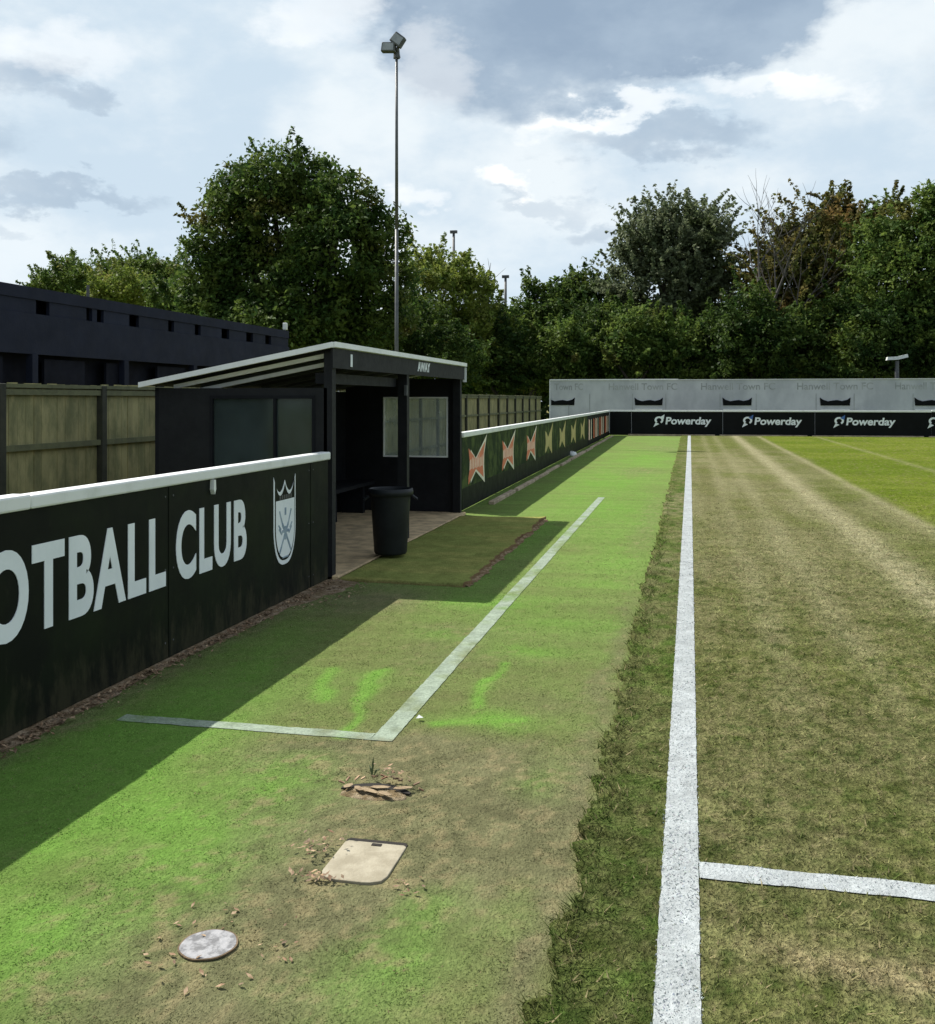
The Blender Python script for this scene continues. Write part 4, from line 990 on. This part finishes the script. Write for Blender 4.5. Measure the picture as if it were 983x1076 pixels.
# ---------------------------------------------------------------- sky
SUN = Vector((-.72, .30, 1.0)).normalized()
el = math.asin(SUN.z); az = math.atan2(SUN.x, SUN.y)
wd = bpy.data.worlds.new('World'); scene.world = wd; wd.use_nodes = True
nt = wd.node_tree; nt.nodes.clear(); L = nt.links
out = N(nt, 'ShaderNodeOutputWorld')
sky = N(nt, 'ShaderNodeTexSky', sky_type='NISHITA'); sky.sun_disc = False; sky.sun_elevation = el; sky.sun_rotation = az
sky.air_density = 1.2; sky.dust_density = 2.0
bg = N(nt, 'ShaderNodeBackground'); bg.inputs[1].default_value = .08; L.new(sky.outputs[0], bg.inputs[0])
tc = N(nt, 'ShaderNodeTexCoord').outputs['Generated']
sep = N(nt, 'ShaderNodeSeparateXYZ'); L.new(tc, sep.inputs[0])
n1 = N(nt, 'ShaderNodeTexNoise'); n1.inputs['Scale'].default_value = 5.5; n1.inputs['Detail'].default_value = 7; n1.inputs['Roughness'].default_value = .58
mp = N(nt, 'ShaderNodeMapping'); mp.inputs['Scale'].default_value = (1, 1, 1.9); L.new(tc, mp.inputs[0]); L.new(mp.outputs[0], n1.inputs['Vector'])
n2 = N(nt, 'ShaderNodeTexNoise'); n2.inputs['Scale'].default_value = 16; n2.inputs['Detail'].default_value = 6; n2.inputs['Roughness'].default_value = .6; L.new(mp.outputs[0], n2.inputs['Vector'])
nsep = N(nt, 'ShaderNodeSeparateXYZ'); L.new(n1.outputs['Color'], nsep.inputs[0])
nsep2 = N(nt, 'ShaderNodeSeparateXYZ'); L.new(n2.outputs['Color'], nsep2.inputs[0])
def warp(base, a, ka, b, kb):
    w = math_n(nt, 'ADD', math_n(nt, 'MULTIPLY', math_n(nt, 'SUBTRACT', a, .5), ka), math_n(nt, 'MULTIPLY', math_n(nt, 'SUBTRACT', b, .5), kb))
    return math_n(nt, 'ADD', base, w)
AZ = warp(math_n(nt, 'ARCTAN2', sep.outputs[0], sep.outputs[1]), nsep.outputs[0], .22, nsep2.outputs[0], .10)
EL = warp(math_n(nt, 'ARCSINE', sep.outputs[2]), nsep.outputs[1], .14, nsep2.outputs[1], .07)
def cloud(px, py, rx, ry, k, soft=1.0):
    a = bearing(px); u = (px - CX) / F; e0 = math.atan((HY - py) / F * math.cos(math.atan(u)))
    dx = math_n(nt, 'DIVIDE', math_n(nt, 'SUBTRACT', AZ, a), rx / F); dy = math_n(nt, 'DIVIDE', math_n(nt, 'SUBTRACT', EL, e0), ry / F)
    r2 = math_n(nt, 'ADD', math_n(nt, 'MULTIPLY', dx, dx), math_n(nt, 'MULTIPLY', dy, dy))
    m = N(nt, 'ShaderNodeMapRange', interpolation_type='SMOOTHSTEP'); m.inputs['From Min'].default_value = 1 + .6 * soft; m.inputs['From Max'].default_value = max(.0, 1 - .95 * soft)
    m.inputs['To Max'].default_value = k; L.new(r2, m.inputs['Value']); return m.outputs[0]
def total(Ls):
    t = None
    for c in Ls:
        v = cloud(*c); t = v if t is None else math_n(nt, 'ADD', t, v)
    return math_n(nt, 'MINIMUM', t, 1.)
dark = total([(600, 45, 170, 62, 1.0, .8), (520, 0, 190, 60, .8), (740, 20, 150, 50, .9), (820, -10, 90, 50, .7), (690, 150, 90, 18, .55, .9), (640, 232, 42, 14, .5), (15, 70, 40, 26, .55), (75, 102, 26, 14, .45), (40, 201, 70, 10, .5), (590, 203, 60, 10, .35), (420, 10, 60, 40, .3), (30, 243, 24, 8, .3), (1100, 100, 90, 60, .4), (-150, 120, 100, 50, .5)])
white = total([(650, 122, 75, 12, .55, .9), (810, 90, 75, 14, .5, .9), (560, 190, 40, 12, .8, .9), (870, 95, 40, 18, .6), (320, 15, 60, 30, .5), (60, 40, 70, 30, .45), (470, 55, 40, 35, .35), (440, 215, 30, 16, .5), (590, 125, 36, 14, .4)])
f1 = ramp(nt, n1.outputs['Fac'], .36, .66)
base = mixc(nt, f1, (.43, .52, .60), (.60, .65, .68))
lowf = ramp(nt, sep.outputs[2], .0, .24)
base = mixc(nt, math_n(nt, 'MULTIPLY', math_n(nt, 'SUBTRACT', 1., lowf), .4), base, (.52, .61, .69))
dk = mixc(nt, f1, (.215, .285, .375), (.29, .365, .45))
c = mixc(nt, dark, base, dk); c = mixc(nt, white, c, (.76, .77, .77))
bc = N(nt, 'ShaderNodeBackground'); L.new(c, bc.inputs[0]); bc.inputs[1].default_value = 1.0
# cloud sheet lies ahead of the pitch; unseen sky behind and overhead thinned to set the ambient light
fwd = ramp(nt, sep.outputs[1], -.15, .55); hi = ramp(nt, sep.outputs[2], .75, .45)
mask = math_n(nt, 'MULTIPLY_ADD', math_n(nt, 'MULTIPLY', fwd, hi), .36); mask.node.inputs[2].default_value = .62
mx = N(nt, 'ShaderNodeMixShader'); L.new(mask, mx.inputs[0]); L.new(bg.outputs[0], mx.inputs[1]); L.new(bc.outputs[0], mx.inputs[2]); L.new(mx.outputs[0], out.inputs[0])
sun = bpy.data.lights.new('sun', 'SUN'); sun.energy = 4.8; sun.angle = R(.5); sun.color = (1, .955, .87)
so = bpy.data.objects.new('sun', sun); COL.objects.link(so); so.rotation_euler = (-SUN).to_track_quat('-Z', 'Y').to_euler(); so.location = SUN * 60

# ---------------------------------------------------------------- camera
cam = bpy.data.cameras.new('camera'); co = bpy.data.objects.new('camera', cam); COL.objects.link(co); scene.camera = co
cam.sensor_fit = 'HORIZONTAL'; cam.sensor_width = 36; cam.lens = 36 * F / 983; cam.shift_y = -(538 - HY) / 983
co.location = (0, 0, EYE); co.rotation_euler = (R(90), 0, YAW); cam.clip_start = .05; cam.clip_end = 2500
vs = scene.view_settings; vs.view_transform = 'Standard'; vs.look = 'None'; vs.exposure = .55; vs.gamma = 1; vs.use_curve_mapping = False
scene.cycles.max_bounces = 6; scene.cycles.transparent_max_bounces = 8
